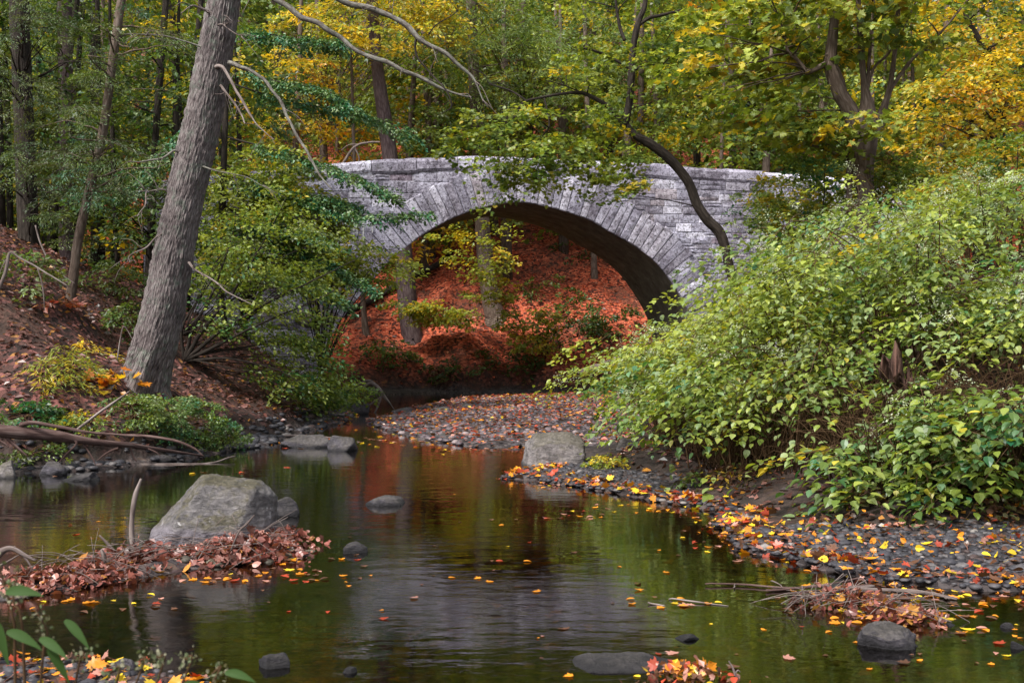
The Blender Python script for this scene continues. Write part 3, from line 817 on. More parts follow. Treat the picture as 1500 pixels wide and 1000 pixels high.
tall = Acc()
for ta, mat in TW:
    tall.V += ta.V; tall.B += ta.B
    for k_, v_ in ta.F.items(): tall.F.setdefault(k_, []).extend([f_ + tall.n for f_ in v_])
    tall.n += ta.n
tag(tall.mk('twigs', M['dead_wood'], t1, True), kind='stuff')
HEM = mix(dg=4, mg=2, ol=4, te=.4, yg=.6)
DKG = mix(dg=6, mg=2, ol=2, te=.3)
YGR = mix(yg=4, mg=3, ol=2, ly=1.5, ye=.4)
YEL = mix(ye=4, yg=4, ly=4, og=.2)
ORY = mix(ye=5, og=1.1, yg=3, ly=3)
GRN = mix(mg=4, yg=3, ol=1.5, te=.3, pa=.6)
TEL = mix(te=2.6, mg=5, dg=.5, pa=.8)
LGT = mix(yg=4, ly=3, mg=2, ye=.3)

# 2 dark curved tree on the right bank in front of the bridge
t2p = [(1110, 500, 19.4), (1092, 438, 17.2), (1070, 397, 15.0), (1063, 365, 14.2), (1053, 339, 15.7), (1036, 322, 15.0), (1021, 299, 14.2), (1010, 270, 14.2), (992, 245, 14.2), (971, 224, 14.2), (949, 209, 13.5), (928, 196, 11.3), (910, 176, 9.7), (893, 158, 7.5), (867, 142, 6.0), (850, 136, 5.3), (827, 137, 4.5), (793, 143, 3.7), (767, 150, 3.0), (756, 168, 2.6), (740, 190, 2.2), (730, 214, 1.5)]
D2 = 30.
tree('curved_maple', 'dark slender tree curving left across the bridge face', t2p, D2, 'bark_dark', m=150,
     branches=[[(914, 186, 13), (919, 165, 12), (923, 140, 11), (925, 100, 10.5), (929, 60, 10), (936, 30, 9), (944, 10, 8), (950, -40, 6), (960, -120, 3)],
               [(921, 100, 5), (905, 90, 4.5), (880, 78, 4), (860, 72, 3.5), (837, 68, 2)],
               [(927, 104, 4), (938, 98, 4), (948, 92, 3), (970, 103, 3), (974, 120, 2.4), (977, 132, 1.4)],
               [(932, 40, 6), (950, 27, 5.5), (967, 23, 5), (1000, 15, 4), (1040, 8, 3)],
               [(772, 149, 3), (760, 140, 3), (745, 132, 2.8), (717, 123, 2)],
               [(797, 143, 2.5), (802, 165, 2.5), (804, 185, 2.2), (792, 205, 2), (790, 225, 1)],
               [(866, 142, 2.5), (850, 135, 2), (825, 125, 1.6), (800, 118, 1)],
               [(915, 60, 5), (908, 40, 5), (903, 10, 4), (898, -30, 3)]],
     ells=[E(760, 195, 29.5, 62, 42, 1.6, 30), E(720, 262, 29.2, 34, 34, .9, 9), E(800, 235, 29.4, 70, 34, 1.4, 26), E(885, 235, 29.3, 55, 34, 1.2, 22), E(905, 275, 29.2, 38, 16, .7, 9),
           E(785, 262, 29.2, 34, 14, .7, 8), E(850, 185, 29.7, 60, 34, 1.6, 20), E(690, 200, 29.7, 40, 40, 1.3, 12), E(960, 120, 29.8, 60, 40, 1.6, 16), E(870, 100, 29.8, 60, 40, 1.6, 20), E(1000, 60, 29.8, 60, 40, 1.5, 14), E(930, -30, 30, 140, 50, 2.5, 30)],
     pal=mix(yg=5, mg=3, ol=1, ly=2.4, ye=.5), per=40, L=.9, W=.44, size=.115, shape='map', twig=.008, droop=.18, frac=.22, jit=.4, clump=.6)

# 3 many stemmed tree on the right slope
D3 = 24.
tree('forked_tree', 'many stemmed brown tree rising from the right slope', [(1268, 330, 30), (1268, 285, 24), (1264, 255, 30), (1262, 218, 42), (1264, 185, 40), (1270, 160, 24), (1266, 124, 11), (1262, 80, 9), (1258, 13, 8), (1254, -60, 6), (1250, -150, 3)], D3, 'bark_brown', m=90, sides=16,
     branches=[[(1256, 200, 24), (1246, 165, 24), (1232, 140, 22), (1223, 115, 23), (1217, 92, 20), (1219, 60, 15), (1223, 20, 14), (1224, -40, 13), (1230, -140, 9)],
               [(1280, 195, 22), (1288, 178, 18), (1296, 155, 11), (1304, 125, 8), (1309, 90, 7), (1314, 45, 6), (1320, -30, 5)],
               [(1270, 150, 6), (1272, 105, 5), (1277, 40, 4.5), (1282, -30, 3)],
               [(1288, 170, 6), (1300, 140, 6), (1332, 92, 5), (1365, 62, 4), (1400, 22, 3), (1425, -10, 2)],
               [(1272, 128, 4), (1280, 100, 4), (1300, 80, 4), (1320, 50, 3), (1345, -5, 2)],
               [(1212, 93, 10), (1195, 101, 8), (1181, 106, 8), (1176, 97, 6), (1166, 86, 6), (1154, 74, 5), (1150, 54, 3)],
               [(1252, 225, 12), (1245, 245, 10), (1244, 275, 9), (1244, 310, 9)]],
     ells=[E(1080, 70, 24, 110, 60, 2., 44), E(1130, 170, 24.5, 90, 50, 1.8, 34), E(1220, 30, 24, 110, 60, 2.2, 40), E(1340, 40, 24, 110, 55, 2.2, 30), E(1190, 210, 24.3, 60, 28, 1.2, 14), E(1270, 170, 22.9, 45, 22, .6, 7), E(1100, -40, 24, 160, 60, 3., 40), E(1300, -60, 24, 160, 60, 3, 40)],
     pal=mix(yg=5, mg=2.5, ly=2, ye=1.4, og=.25, ol=1), per=30, L=.9, W=.42, size=.15, shape='map', twig=.009, droop=.2, frac=.4, clump=1.1)

# left woodland trunks
TREES = [
 ('dark_trunk_tree', 'thickest dark trunk at the left edge, standing on the leafy slope', [(48, 445, 40), (46, 420, 34), (42, 340, 31), (37, 220, 29), (32, 120, 28), (28, 0, 28), (24, -100, 24)], 27., 'bark_dark', 8.,
   [E(60, 70, 26, 100, 80, 2.2, 34), E(60, 260, 25.5, 80, 60, 1.6, 22)], HEM, 'nar'),
 ('tall_conifer', 'straight mauve trunk second from the left edge', [(99, 400, 24), (97, 330, 21), (97, 180, 20), (95, 0, 20), (93, -100, 17)], 33., 'bark_mauve', 9.,
   [E(140, 110, 32, 90, 100, 2.5, 40), E(130, 300, 31, 80, 60, 2, 26)], HEM, 'nar'),
 ('slanting_tree', 'slim brown trunk slanting right between the left conifers', [(101, 455, 16), (107, 410, 14), (114, 355, 14), (128, 290, 13), (143, 230, 13), (153, 180, 13), (165, 90, 13), (178, 0, 12), (192, -80, 9)], 24., 'bark_brown', 5.,
   [E(150, 230, 23.5, 90, 60, 1.4, 26), E(190, 60, 23.5, 90, 70, 1.5, 22), E(60, 180, 23, 80, 60, 1.2, 20)], HEM, 'nar'),
 ('slim_tree', 'thin upright trunk just left of the leaning grey tree', [(218, 400, 12), (223, 300, 11), (228, 200, 10), (236, 90, 11), (243, 0, 9), (246, -80, 7)], 30., 'bark_dark', 6.,
   [E(230, 120, 29.5, 90, 90, 2.2, 34), E(200, 300, 28.5, 100, 50, 2., 30)], mix(dg=3, mg=4, ol=2, yg=1), 'dia'),
]
for nm, lab, pts, D, mt, up, ells, pal, shp in TREES:
    tree(nm, lab, pts, D, mt, ells=ells, pal=pal, up=up, shape=shp, size=.075 if shp == 'nar' else .13, per=240 if shp == 'nar' else 40, L=1.25, W=.42, lm='needle' if shp == 'nar' else 'leaf', droop=.3, twig=.012, jit=.3, thick=.02)

# trees standing beyond the bridge
def base_of(px, py, d0=38.): return hit(px, py, d0)
B = [
 ('mauve_tree', 'thick mauve trunk seen through the arch at its left side', [(606, 500, 32), (600, 470, 29), (595, 420, 28), (589, 350, 25), (572, 235, 23), (563, 170, 21), (552, 95, 18), (545, 0, 16), (540, -60, 14)], 'bark_mauve', 5, [E(540, 40, 47, 90, 60, 2.2, 26)], YEL),
 ('grey_tree', 'grey trunk rising behind leaf sprays in the middle of the arch', [(727, 470, 34), (720, 440, 28), (712, 390, 25), (706, 320, 22), (700, 200, 19), (694, 110, 17), (690, 0, 15), (688, -60, 12)], 'bark_brown', 6, [E(720, 60, 46, 100, 70, 2.4, 36)], mix(mg=4, yg=3, pa=1, ol=2)),
 ('young_tree', 'small thin trunk on red leaves near the arch left foot', [(537, 494, 13), (534, 470, 9), (531, 430, 8), (527, 380, 7), (522, 300, 6), (518, 210, 5), (515, 100, 4)], 'bark_brown', 1, [E(505, 200, 46, 40, 40, 1.2, 8)], YEL),
 ('slender_tree', 'slender trunk beside a fallen trunk through the left arch', [(634, 380, 10), (633, 350, 9), (631, 300, 9), (627, 200, 8), (622, 100, 7), (618, 0, 6)], 'bark_brown', 4, [E(620, 100, 52, 60, 60, 2., 14)], GRN),
 ('slender_tree', 'slender trunk standing alone through the right of the arch', [(871, 408, 11), (870, 380, 9), (868, 340, 8), (864, 250, 8), (860, 150, 7), (856, 0, 6)], 'bark_brown', 4, [E(850, 90, 54, 80, 60, 2., 20)], GRN),
 ('brown_tree', 'brown trunk above the parapet just right of the mauve trunk', [(600, 300, 17), (598, 235, 15), (597, 170, 14), (596, 100, 13), (594, 0, 12)], 'bark_brown', 5, [E(640, 140, 54, 70, 60, 2., 18)], GRN),
 ('brown_tree', 'dark trunk above the parapet right end, yellow leaves round it', [(1106, 300, 22), (1104, 245, 18), (1101, 180, 16), (1098, 100, 14), (1096, 0, 12)], 'bark_dark', 5, [E(1080, 160, 50, 90, 60, 2.2, 34)], mix(yg=4, ye=2, mg=2, og=.5)),
 ('brown_tree', 'blackish trunk half hidden above the parapet behind the curved tree', [(896, 300, 14), (894, 235, 12), (893, 150, 11), (891, 60, 10), (890, -20, 8)], 'bark_dark', 5, [E(930, 180, 48, 70, 60, 2.2, 26)], mix(yg=4, mg=3, ly=1)),
 ('mossy_tree', 'dim trunk deep in the wood left of the forked tree', [(1022, 300, 13), (1021, 235, 11), (1019, 150, 10), (1018, 50, 9), (1017, -20, 8)], 'bark_dark', 5, [E(1020, 120, 52, 80, 80, 2.4, 34)], mix(mg=4, dg=1, yg=3)),
 ('orange_tree', 'yellow and orange leaved tree at the right edge above the thicket', [(1440, 330, 22), (1455, 250, 14), (1470, 150, 11), (1440, 70, 8), (1400, 0, 6)], 'bark_dark', 3, [], ORY),
 ('yellow_tree', 'bright yellow tree at the top above the parapet left half', [(476, 300, 16), (474, 220, 12), (470, 120, 11), (466, 0, 10)], 'bark_brown', 5, [E(560, 30, 43, 110, 46, 2.2, 80), E(450, 60, 43, 60, 46, 1.8, 34), E(640, 40, 43, 50, 40, 1.6, 26), E(590, -50, 43, 150, 50, 2.5, 46)], mix(ye=5, ly=4, yg=2)),
 ('amber_tree', 'amber and orange tree behind the left end of the parapet', [(430, 330, 14), (432, 240, 10), (436, 150, 9), (440, 40, 7)], 'bark_brown', 3, [E(450, 140, 46, 60, 60, 2., 30), E(500, 190, 46, 50, 40, 1.5, 18), E(390, 210, 44, 60, 60, 1.8, 26)], mix(ye=4, og=1.2, yg=2, ly=2, br=.3)),
 ('yellow_understory_tree', 'low yellow green tree showing behind the leaning grey trunk', [(350, 420, 10), (345, 330, 8), (340, 200, 7), (338, 80, 5)], 'bark_dark', 2, [E(330, 160, 40, 70, 90, 2., 40), E(380, 260, 39, 60, 50, 1.8, 26), E(270, 200, 40, 60, 90, 2, 30)], mix(ye=4, yg=4, mg=2)),
 ('pale_hemlock', 'pale feathery conifer drooping above the middle of the parapet', [(770, 320, 20), (768, 200, 18), (765, 80, 15), (763, -40, 12)], 'bark_brown', 4, [E(760, 90, 44, 130, 60, 2.4, 80), E(700, 20, 44, 90, 50, 2, 40), E(840, 60, 44, 80, 70, 2, 40)], mix(pa=3, mg=4, yg=3)),
 ('green_tree', 'leafy green tree behind the parapet left of its middle', [(650, 330, 9), (652, 230, 8), (655, 120, 7)], 'bark_dark', 2, [E(650, 190, 45, 70, 40, 2, 30), E(720, 160, 46, 60, 40, 2, 22), E(600, 160, 47, 60, 40, 2, 14)], GRN),
]
for nm, lab, pts, mt, up, ells, pal in B:
    x0, y0 = pts[0][0], pts[0][1]
    D = {'yellow_understory_tree': 40.5, 'amber_tree': 46, 'orange_tree': 30., 'mauve_tree': 44.5, 'grey_tree': 45.}.get(nm) or max(hit(x0, y0, 41.), 44.)
    if nm == 'young_tree': D = hit(537, 490, 41)
    if nm == 'mauve_tree': D = hit(606, 494, 41)
    if nm == 'grey_tree': D = hit(727, 464, 41)
    if nm == 'orange_tree':
        ells = [E(1400, 150, 29, 90, 55, 2., 60), E(1470, 120, 29, 60, 70, 2., 34), E(1380, 230, 28.5, 60, 36, 1.4, 24), E(1450, 30, 30, 90, 50, 2.4, 44), E(1470, 230, 28, 50, 40, 1.5, 18), E(1450, -60, 30, 110, 50, 3, 30)]
    pale = nm == 'pale_hemlock'
    tree(nm, lab, pts, D, mt, ells=ells, pal=pal, up=up, per=70 if pale else 40, L=1.5 if pale else 1.25, W=.5, size=.17 if pale else .17 if nm != 'orange_tree' else .14, shape='nar' if pale else 'dia', droop=.45 if pale else .22, twig=.012, frac=.3)

# wood far up the slope: too dense to count
wt, wl_ = Acc(), Acc()
pal_w = [GRN, YGR, mix(yg=4, ye=3, mg=2), YEL, mix(mg=3, ol=3, yg=2), ORY]
for k in range(230):
    D = 46 + 46 * (k / 230) ** .9 + rng.uniform(-2, 2); px = rng.uniform(-250, 1750); x = (px - 750) / F * D
    z0 = gz(x, D); hgt = rng.uniform(9, 16); lean = rng.normal(0, .5, 2); rr = rng.uniform(.09, .24)
    V, Fs, bk = tube([(x, D, z0 - .2), (x + lean[0] * .4, D, z0 + hgt * .5), (x + lean[0], D + lean[1], z0 + hgt)], [rr * 1.2, rr * .9, rr * .3], m=8, sides=7, wob=.05)
    wt.add(V, Fs, None, bk)
    leftness = px < 420
    pal = pal_w[rng.choice(6, p=[.28, .28, .2, .10, .14, 0.] if leftness else [.30, .34, .18, .06, .10, .02])]
    nsp = int(58 if D < 65 else 40)
    C = ell(np.array([x + lean[0] * .6, D, z0 + hgt * .56]), np.array([2.6, 2.4, hgt * .5]), nsp, clump=.8)
    d = unit(rng.normal(0, 1, (nsp, 3)) * np.array([1, 1, .15]))
    V, Fa, cc = sprays(C - d * .8, d, rng.uniform(1.2, 2.2, nsp), rng.uniform(.6, 1.0, nsp), 42, .24, 'dia', pal, .22, .5)
    wl_.add(V, Fa, cc)
for k in range(260):   # understory bushes on the slope
    D = rng.uniform(47, 72); px = rng.uniform(-150, 1650)
    if 560 < px < 960 and D < 58: continue
    x = (px - 750) / F * D; z0 = gz(x, D); r0 = rng.uniform(.7, 1.5)
    C = ell(np.array([x, D, z0 + r0 * .9]), np.array([r0 * 1.4, r0, r0]), 9); d = unit(rng.normal(0, 1, (9, 3)) * np.array([1, 1, .15]))
    V, Fa, cc = sprays(C - d * .5, d, 1.1, .5, 36, .18, 'dia', pal_w[rng.integers(0, 3)], .25, .5); wl_.add(V, Fa, cc)
tag(wt.mk('woodland_trunks', M['bark_brown'], None, True), 'distant trunks filling the wooded slope behind the bridge', kind='stuff')
tag(wl_.mk('woodland_foliage', M['leaf']), 'mixed green and yellow leaves of the wooded slope beyond the bridge', kind='stuff')
# left bank wood behind the front trunks
wt, wl_ = Acc(), Acc()
for k in range(46):
    D = rng.uniform(30, 44); px = rng.uniform(-260, 430); x = (px - 750) / F * D
    if D > 34 and px > 330: continue
    z0 = gz(x, D); hgt = rng.uniform(8, 14); rr = rng.uniform(.06, .15); lean = rng.normal(0, .5, 2)
    V, Fs, bk = tube([(x, D, z0 - .2), (x + lean[0] * .4, D, z0 + hgt * .5), (x + lean[0], D + lean[1], z0 + hgt)], [rr * 1.2, rr * .9, rr * .3], m=8, sides=7, wob=.05)
    wt.add(V, Fs, None, bk)
    nsp = 34
    C = ell(np.array([x + lean[0] * .6, D, z0 + hgt * .52]), np.array([2., 1.8, hgt * .48]), nsp, clump=.8)
    d = unit(rng.normal(0, 1, (nsp, 3)) * np.array([1, 1, .15]))
    V, Fa, cc = sprays(C - d * .8, d, rng.uniform(1.0, 1.8, nsp), rng.uniform(.4, .7, nsp), 42, .17, 'dia', [DKG, HEM, GRN, mix(mg=2, yg=4, ye=1, ly=1)][rng.choice(4, p=[.18, .3, .25, .27])], .25, .5)
    wl_.add(V, Fa, cc)
tag(wt.mk('left_wood_trunks', M['bark_dark'], None, True), 'dim thin trunks packed behind the left bank trees', kind='stuff').name = 'thicket_trunks'
tag(wl_.mk('thicket_foliage', M['leaf']), 'dark green leaf mass packed behind the left bank trees', kind='stuff')

# ---------------------------------------------------------------- shrubs
def shrub(name, label, base, ells, pal, per=34, L=.7, W=.32, size=.1, shape='dia', droop=.3, stems=None, twig=.008, mat='bark_dark', frac=.6, jit=.45, group=None, lm='leaf', clump=.8, cat='shrub', thick=.05):
    b = np.array(base, float); b[2] = gz(b[0], b[1])
    t = thing(name, label, cat, b, group)
    hub = b[None] + np.array([[0, 0, .05], [0, 0, .25], [0, 0, .5]])
    la, ba = crown_from(hub, ells, L, W, per, size, shape, pal, droop, jit, twig, frac, clump=clump, thick=thick)
    la.mk('foliage', M[lm], t)
    if ba.n: ba.mk('stems', M[mat], t, True)
    for q in stems or []:
        bp, br = to3(q, b[1]); bp[0] = b
        tubemesh('branch', bp, br, M[mat], t, sides=7, m=len(bp) * 5, wob=.08, kink=.02)
    return t

sb = gpt(270, 530, 18)
shrub('spreading_shrub', 'wide green shrub with arching dark stems right of the leaning tree', sb,
      [E(400, 350, 24, 110, 60, 1.5, 46), E(420, 440, 24.5, 80, 60, 1.5, 50), E(430, 530, 24.5, 70, 46, 1.2, 50), E(350, 430, 23.5, 70, 60, 1.2, 30), E(475, 560, 25.5, 34, 28, .8, 18)],
      mix(mg=4, ol=1.5, yg=4, te=.5, ly=1.6), per=46, L=1.0, W=.36, size=.095, twig=.007, frac=.22, mat='bark_dark',
      stems=[[(262, 530, 8.0), (300, 480, 6.0), (340, 430, 4.0), (400, 330, 2.0), (420, 290, 1.0)], [(268, 530, 7.0), (330, 480, 5.0), (400, 440, 3.5), (460, 410, 2.5), (520, 380, 1.0)],
             [(265, 530, 7.0), (330, 500, 4.5), (400, 465, 3.0), (440, 450, 2.0), (490, 425, 1.0)], [(260, 530, 7.0), (285, 480, 5.0), (310, 430, 4.0), (330, 380, 2.5), (345, 320, 1.0)], [(272, 532, 5.0), (340, 525, 3.0), (400, 540, 2.0), (440, 560, 1.0)],
             [(258, 528, 6.0), (268, 480, 4.0), (290, 440, 3.0), (318, 400, 1.5)]])
shrub('beech_sapling', 'light green layered sapling hiding the parapet left end', gpt(360, 500, 24),
      [E(360, 290, 27, 60, 50, 1.2, 64), E(430, 310, 28, 60, 44, 1.2, 70), E(485, 320, 28.5, 30, 40, .8, 22), E(400, 240, 28, 60, 30, 1.2, 40), E(330, 370, 26.5, 50, 40, 1., 30), E(440, 390, 28, 60, 36, 1., 44)],
      mix(yg=5, mg=2, ly=5, ye=.5), per=46, L=1., W=.42, size=.12, twig=.007, frac=.2, cat='tree')
shrub('arching_sapling', 'yellow green sapling spraying over the arch left foot', gpt(470, 590, 28),
      [E(545, 385, 29.5, 60, 30, .9, 34), E(490, 375, 29.5, 60, 34, 1.2, 34), E(430, 370, 29, 60, 40, 1.2, 26), E(440, 330, 28, 60, 40, 1.2, 22)], mix(yg=5, ly=5, mg=1, ye=.6), per=40, L=.95, W=.4, size=.12, shape='dia', twig=.008, frac=.25)
# long teal green hemlock boughs hanging in from the left
tb = gpt(330, 500, 22)
tt = thing('hemlock_sapling', 'dark hemlock with long teal green boughs reaching over the parapet', 'tree', tb)
Tp, Tr = to3([(318, 520, 14), (322, 420, 12), (326, 300, 10), (330, 180, 9), (334, 60, 7), (338, -60, 4)], tb[1]); Tp[0] = tb
tubemesh('trunk', Tp, Tr, M['bark_dark'], tt, sides=9)
la = Acc()
for q in [[(330, 120), (430, 150), (520, 165), (600, 196)], [(330, 200), (420, 225), (500, 250), (575, 285)], [(328, 240), (430, 290), (520, 315), (622, 312)], [(326, 90), (400, 118), (470, 130), (520, 160)],
          [(328, 300), (400, 350), (470, 380), (545, 420)], [(326, 270), (380, 275), (450, 285), (520, 300)], [(330, 340), (400, 400), (450, 412), (500, 440)], [(334, 50), (390, 50), (450, 60), (505, 62)],
          [(330, 160), (280, 185), (230, 230), (190, 280)], [(326, 310), (360, 330), (420, 330), (470, 345)]]:
    off = rng.uniform(-1.4, .2)
    bp = np.array([P(a, b, tb[1] + off * i / 3) for i, (a, b) in enumerate(q)])
    tubemesh('bough', bp, [.022, .016, .010, .003], M['bark_dark'], tt, sides=6, m=16, wob=.05)
    c = spline(bp, 46)[6:]; n = len(c)
    for rep in range(3):
        dd = unit(np.gradient(c, axis=0)); sd = unit(np.cross(dd, UP)) * np.where(rng.random((n, 1)) < .5, 1, -1)
        la.add(*sprays(c + rng.normal(0, .03, (n, 3)), dd * .7 + sd * .8 + rng.normal(0, .2, (n, 3)), rng.uniform(.3, .55, n), .1, 22, .085, 'dia', TEL, .35, .35, .03))
la.mk('crown', M['needle'], tt)

# understory on the left bank
def low(name, label, px, py, rx, ry, n, pal, D=None, size=.07, shape='dia', per=30, L=.35, W=.16, rd=.6, cat='plant', droop=.3, jit=.5, d0=12., frac=.8, lm='leaf'):
    b = gpt(px, py + ry * .8, d0) if D is None else P(px, py + ry, D)
    return shrub(name, label, b, [E(px, py, b[1], rx, ry, rd, n)], pal, per=per, L=L, W=W, size=size, shape=shape, twig=.0045, droop=droop, jit=jit, frac=frac, mat='stem', cat=cat, lm=lm)
low('groundcover_plant', 'bushy low green plants below the leaning grey trunk', 262, 612, 70, 34, 110, mix(mg=4, te=1.4, pa=1.4, yg=2), size=.05, per=60, rd=.9)
low('groundcover_plant', 'low green plants at the left foot of the leaning trunk', 190, 600, 50, 26, 56, mix(mg=4, yg=2, ol=2, pa=.8), size=.05, per=54, rd=.7)
low('groundcover_plant', 'low plants trailing toward the water right of the log', 330, 640, 36, 18, 36, mix(mg=4, yg=2, te=1, ol=2, pa=.6), size=.05, per=54, rd=.6)
low('fern', 'yellow green fern clump left of the leaning trunk', 95, 535, 34, 34, 34, mix(ly=3, yg=4, ye=2), size=.1, shape='nar', per=50, L=.6, W=.16, cat='fern', droop=.5)
low('fern', 'yellow fern frond pointing right beside the leaning trunk', 128, 508, 28, 9, 6, mix(ye=3, ly=3), size=.11, shape='nar', per=50, L=.6, W=.12, cat='fern')
low('seedling', 'orange and yellow leaved seedling against the leaning trunk base', 168, 548, 20, 12, 7, mix(og=3, ye=3, rd=1), size=.17, shape='map', per=6, L=.4, W=.2)
low('seedling', 'red leaved seedling on the leaf slope by the dark trunk', 80, 440, 18, 10, 8, mix(rd=2, pk=3), size=.14, per=10, L=.4, W=.2)
low('groundcover_plant', 'yellow flecked weeds above the fallen log', 120, 618, 44, 18, 34, mix(yg=3, ye=2, ly=2, mg=2), size=.07)
low('groundcover_plant', 'dark green weeds at the left edge above the log', 35, 605, 40, 20, 36, mix(dg=2, mg=3, te=1), size=.08)
low('groundcover_plant', 'green weeds beneath the log at the left edge', 40, 660, 44, 14, 24, mix(mg=3, ol=2, yg=1), size=.06)
low('understory_shrub', 'grey green brush on the slope left of the leaning trunk', 170, 420, 60, 40, 44, mix(ol=3, mg=2, pa=.6, dg=2), size=.1, L=.6, W=.25, cat='shrub', d0=20)
low('understory_shrub', 'dull green brush between the slanting and leaning trunks', 195, 470, 46, 30, 30, mix(ol=3, mg=2, dg=2), size=.09, L=.5, W=.2, cat='shrub', d0=20)
low('understory_shrub', 'pale weeds at the dark trunk foot', 40, 400, 36, 40, 22, mix(ol=3, pa=1, mg=2), size=.1, L=.6, W=.2, cat='shrub', d0=20)
low('waterside_plant', 'low green plants at the waterline beyond the left bank rocks', 470, 575, 44, 22, 30, mix(mg=4, yg=2, te=1), D=26.5, size=.1, L=.5, W=.22)
low('waterside_plant', 'yellow green plants leaning over the peaked rock', 530, 575, 22, 16, 14, mix(yg=4, mg=2), D=27., size=.1, L=.5, W=.22)
# plants behind the bridge, seen through the arch
low('arch_shrub', 'green shrub around the mauve trunk foot under the arch', 565, 515, 46, 20, 30, mix(mg=3, te=1, yg=2, dg=1), d0=41, size=.14, L=.8, W=.3, cat='shrub')
low('arch_shrub', 'dark green shrub low right under the arch', 845, 490, 60, 30, 40, mix(dg=4, mg=3, ol=1), d0=41, size=.15, L=.9, W=.35, cat='shrub', rd=.9)
low('arch_shrub', 'dark green weeds along the cut bank under the arch', 735, 530, 60, 22, 30, mix(dg=3, mg=3, ol=2), d0=41, size=.14, L=.8, W=.3, cat='shrub')
low('arch_shrub', 'upright green sapling on the shaded right slope under the arch', 845, 440, 30, 26, 12, mix(mg=4, dg=2), d0=42, size=.15, L=.8, W=.3, cat='shrub')
low('arch_shrub', 'dim ferns on the lower right of the red slope', 900, 470, 40, 30, 26, mix(dg=3, mg=3, ol=2), d0=42, size=.14, L=.8, W=.3, cat='shrub')
low('arch_shrub', 'loose green brush in the middle of the cut bank', 660, 540, 50, 16, 20, mix(dg=2, mg=3, ol=2, br=1), d0=41, size=.13, L=.7, W=.3, cat='shrub')
low('arch_shrub', 'mottled weeds halfway up the red slope right of centre', 800, 420, 40, 20, 14, mix(ol=3, mg=3, yg=1), d0=42, size=.13, L=.7, W=.3, cat='shrub')
low('arch_shrub', 'small green shrub high on the slope near the arch crown', 855, 360, 40, 22, 14, mix(dg=3, mg=2, ol=2), d0=44, size=.16, L=.9, W=.35, cat='shrub')
shrub('layered_sapling', 'yellow green sapling with flat leaf tiers in the arch middle', gpt(770, 520, 41.),
      [E(700, 385, 42.6, 44, 24, .8, 16), E(685, 345, 42.6, 46, 20, .8, 8), E(645, 462, 42.6, 60, 12, .7, 30), E(715, 425, 42.6, 40, 18, .7, 18), E(770, 468, 42.6, 44, 22, .7, 24), E(745, 360, 42.6, 36, 26, .7, 6), E(605, 448, 42.6, 40, 12, .5, 15), E(790, 500, 42.2, 40, 14, .6, 12)],
      mix(yg=4, ly=5, mg=.6, ye=2), per=40, L=1.1, W=.42, size=.16, droop=.12, twig=.006, frac=.08, jit=.3, cat='tree')

# right bank shrubs near the bridge end
shrub('bank_shrub', 'yellow green shrub hiding the bridge right end', gpt(1160, 400, 22.), [E(1165, 300, 27, 66, 60, 1.5, 110), E(1165, 370, 26, 40, 34, 1.2, 44), E(1240, 270, 27, 60, 50, 1.4, 80), E(1310, 262, 26.5, 50, 22, 1.2, 50)], mix(yg=5, mg=2, ly=2, ye=1.2, te=.4), per=38, L=.8, W=.36, size=.12, shape='dia', frac=.04)
shrub('bank_shrub', 'teal tinged shrub left of the forked trunk', P(1200, 350, 24.5), [E(1195, 220, 24.5, 36, 60, 1., 34), E(1100, 300, 25.5, 24, 30, .6, 10)], mix(te=2, mg=2, pa=2, yg=2), per=34, L=.6, W=.26, size=.1, frac=.05)
shrub('bank_shrub', 'pink tipped shrub just right of the forked trunk', P(1300, 300, 23.5), [E(1310, 245, 23.5, 34, 26, .7, 22)], mix(mg=4, yg=2, pk=.4, ol=1), per=26, L=.5, W=.22, size=.11, frac=.1)
shrub('bank_shrub', 'golden leaved shrub under the orange tree', P(1400, 330, 23.), [E(1400, 285, 23, 70, 24, 1., 36)], mix(ye=3, yg=4, ly=2), per=34, L=.6, W=.26, size=.11, frac=.1)
shrub('bank_shrub', 'green shrub at the right edge beneath the orange tree', P(1480, 300, 21.), [E(1470, 240, 21, 50, 40, 1., 36)], mix(mg=4, yg=3, ye=1, te=.3), per=34, L=.6, W=.26, size=.11, frac=.1)

THICKET = ([860, 900, 950, 1000, 1050, 1100, 1150, 1200, 1300, 1400, 1500, 1700], [545, 510, 485, 475, 472, 455, 410, 355, 300, 285, 265, 255])
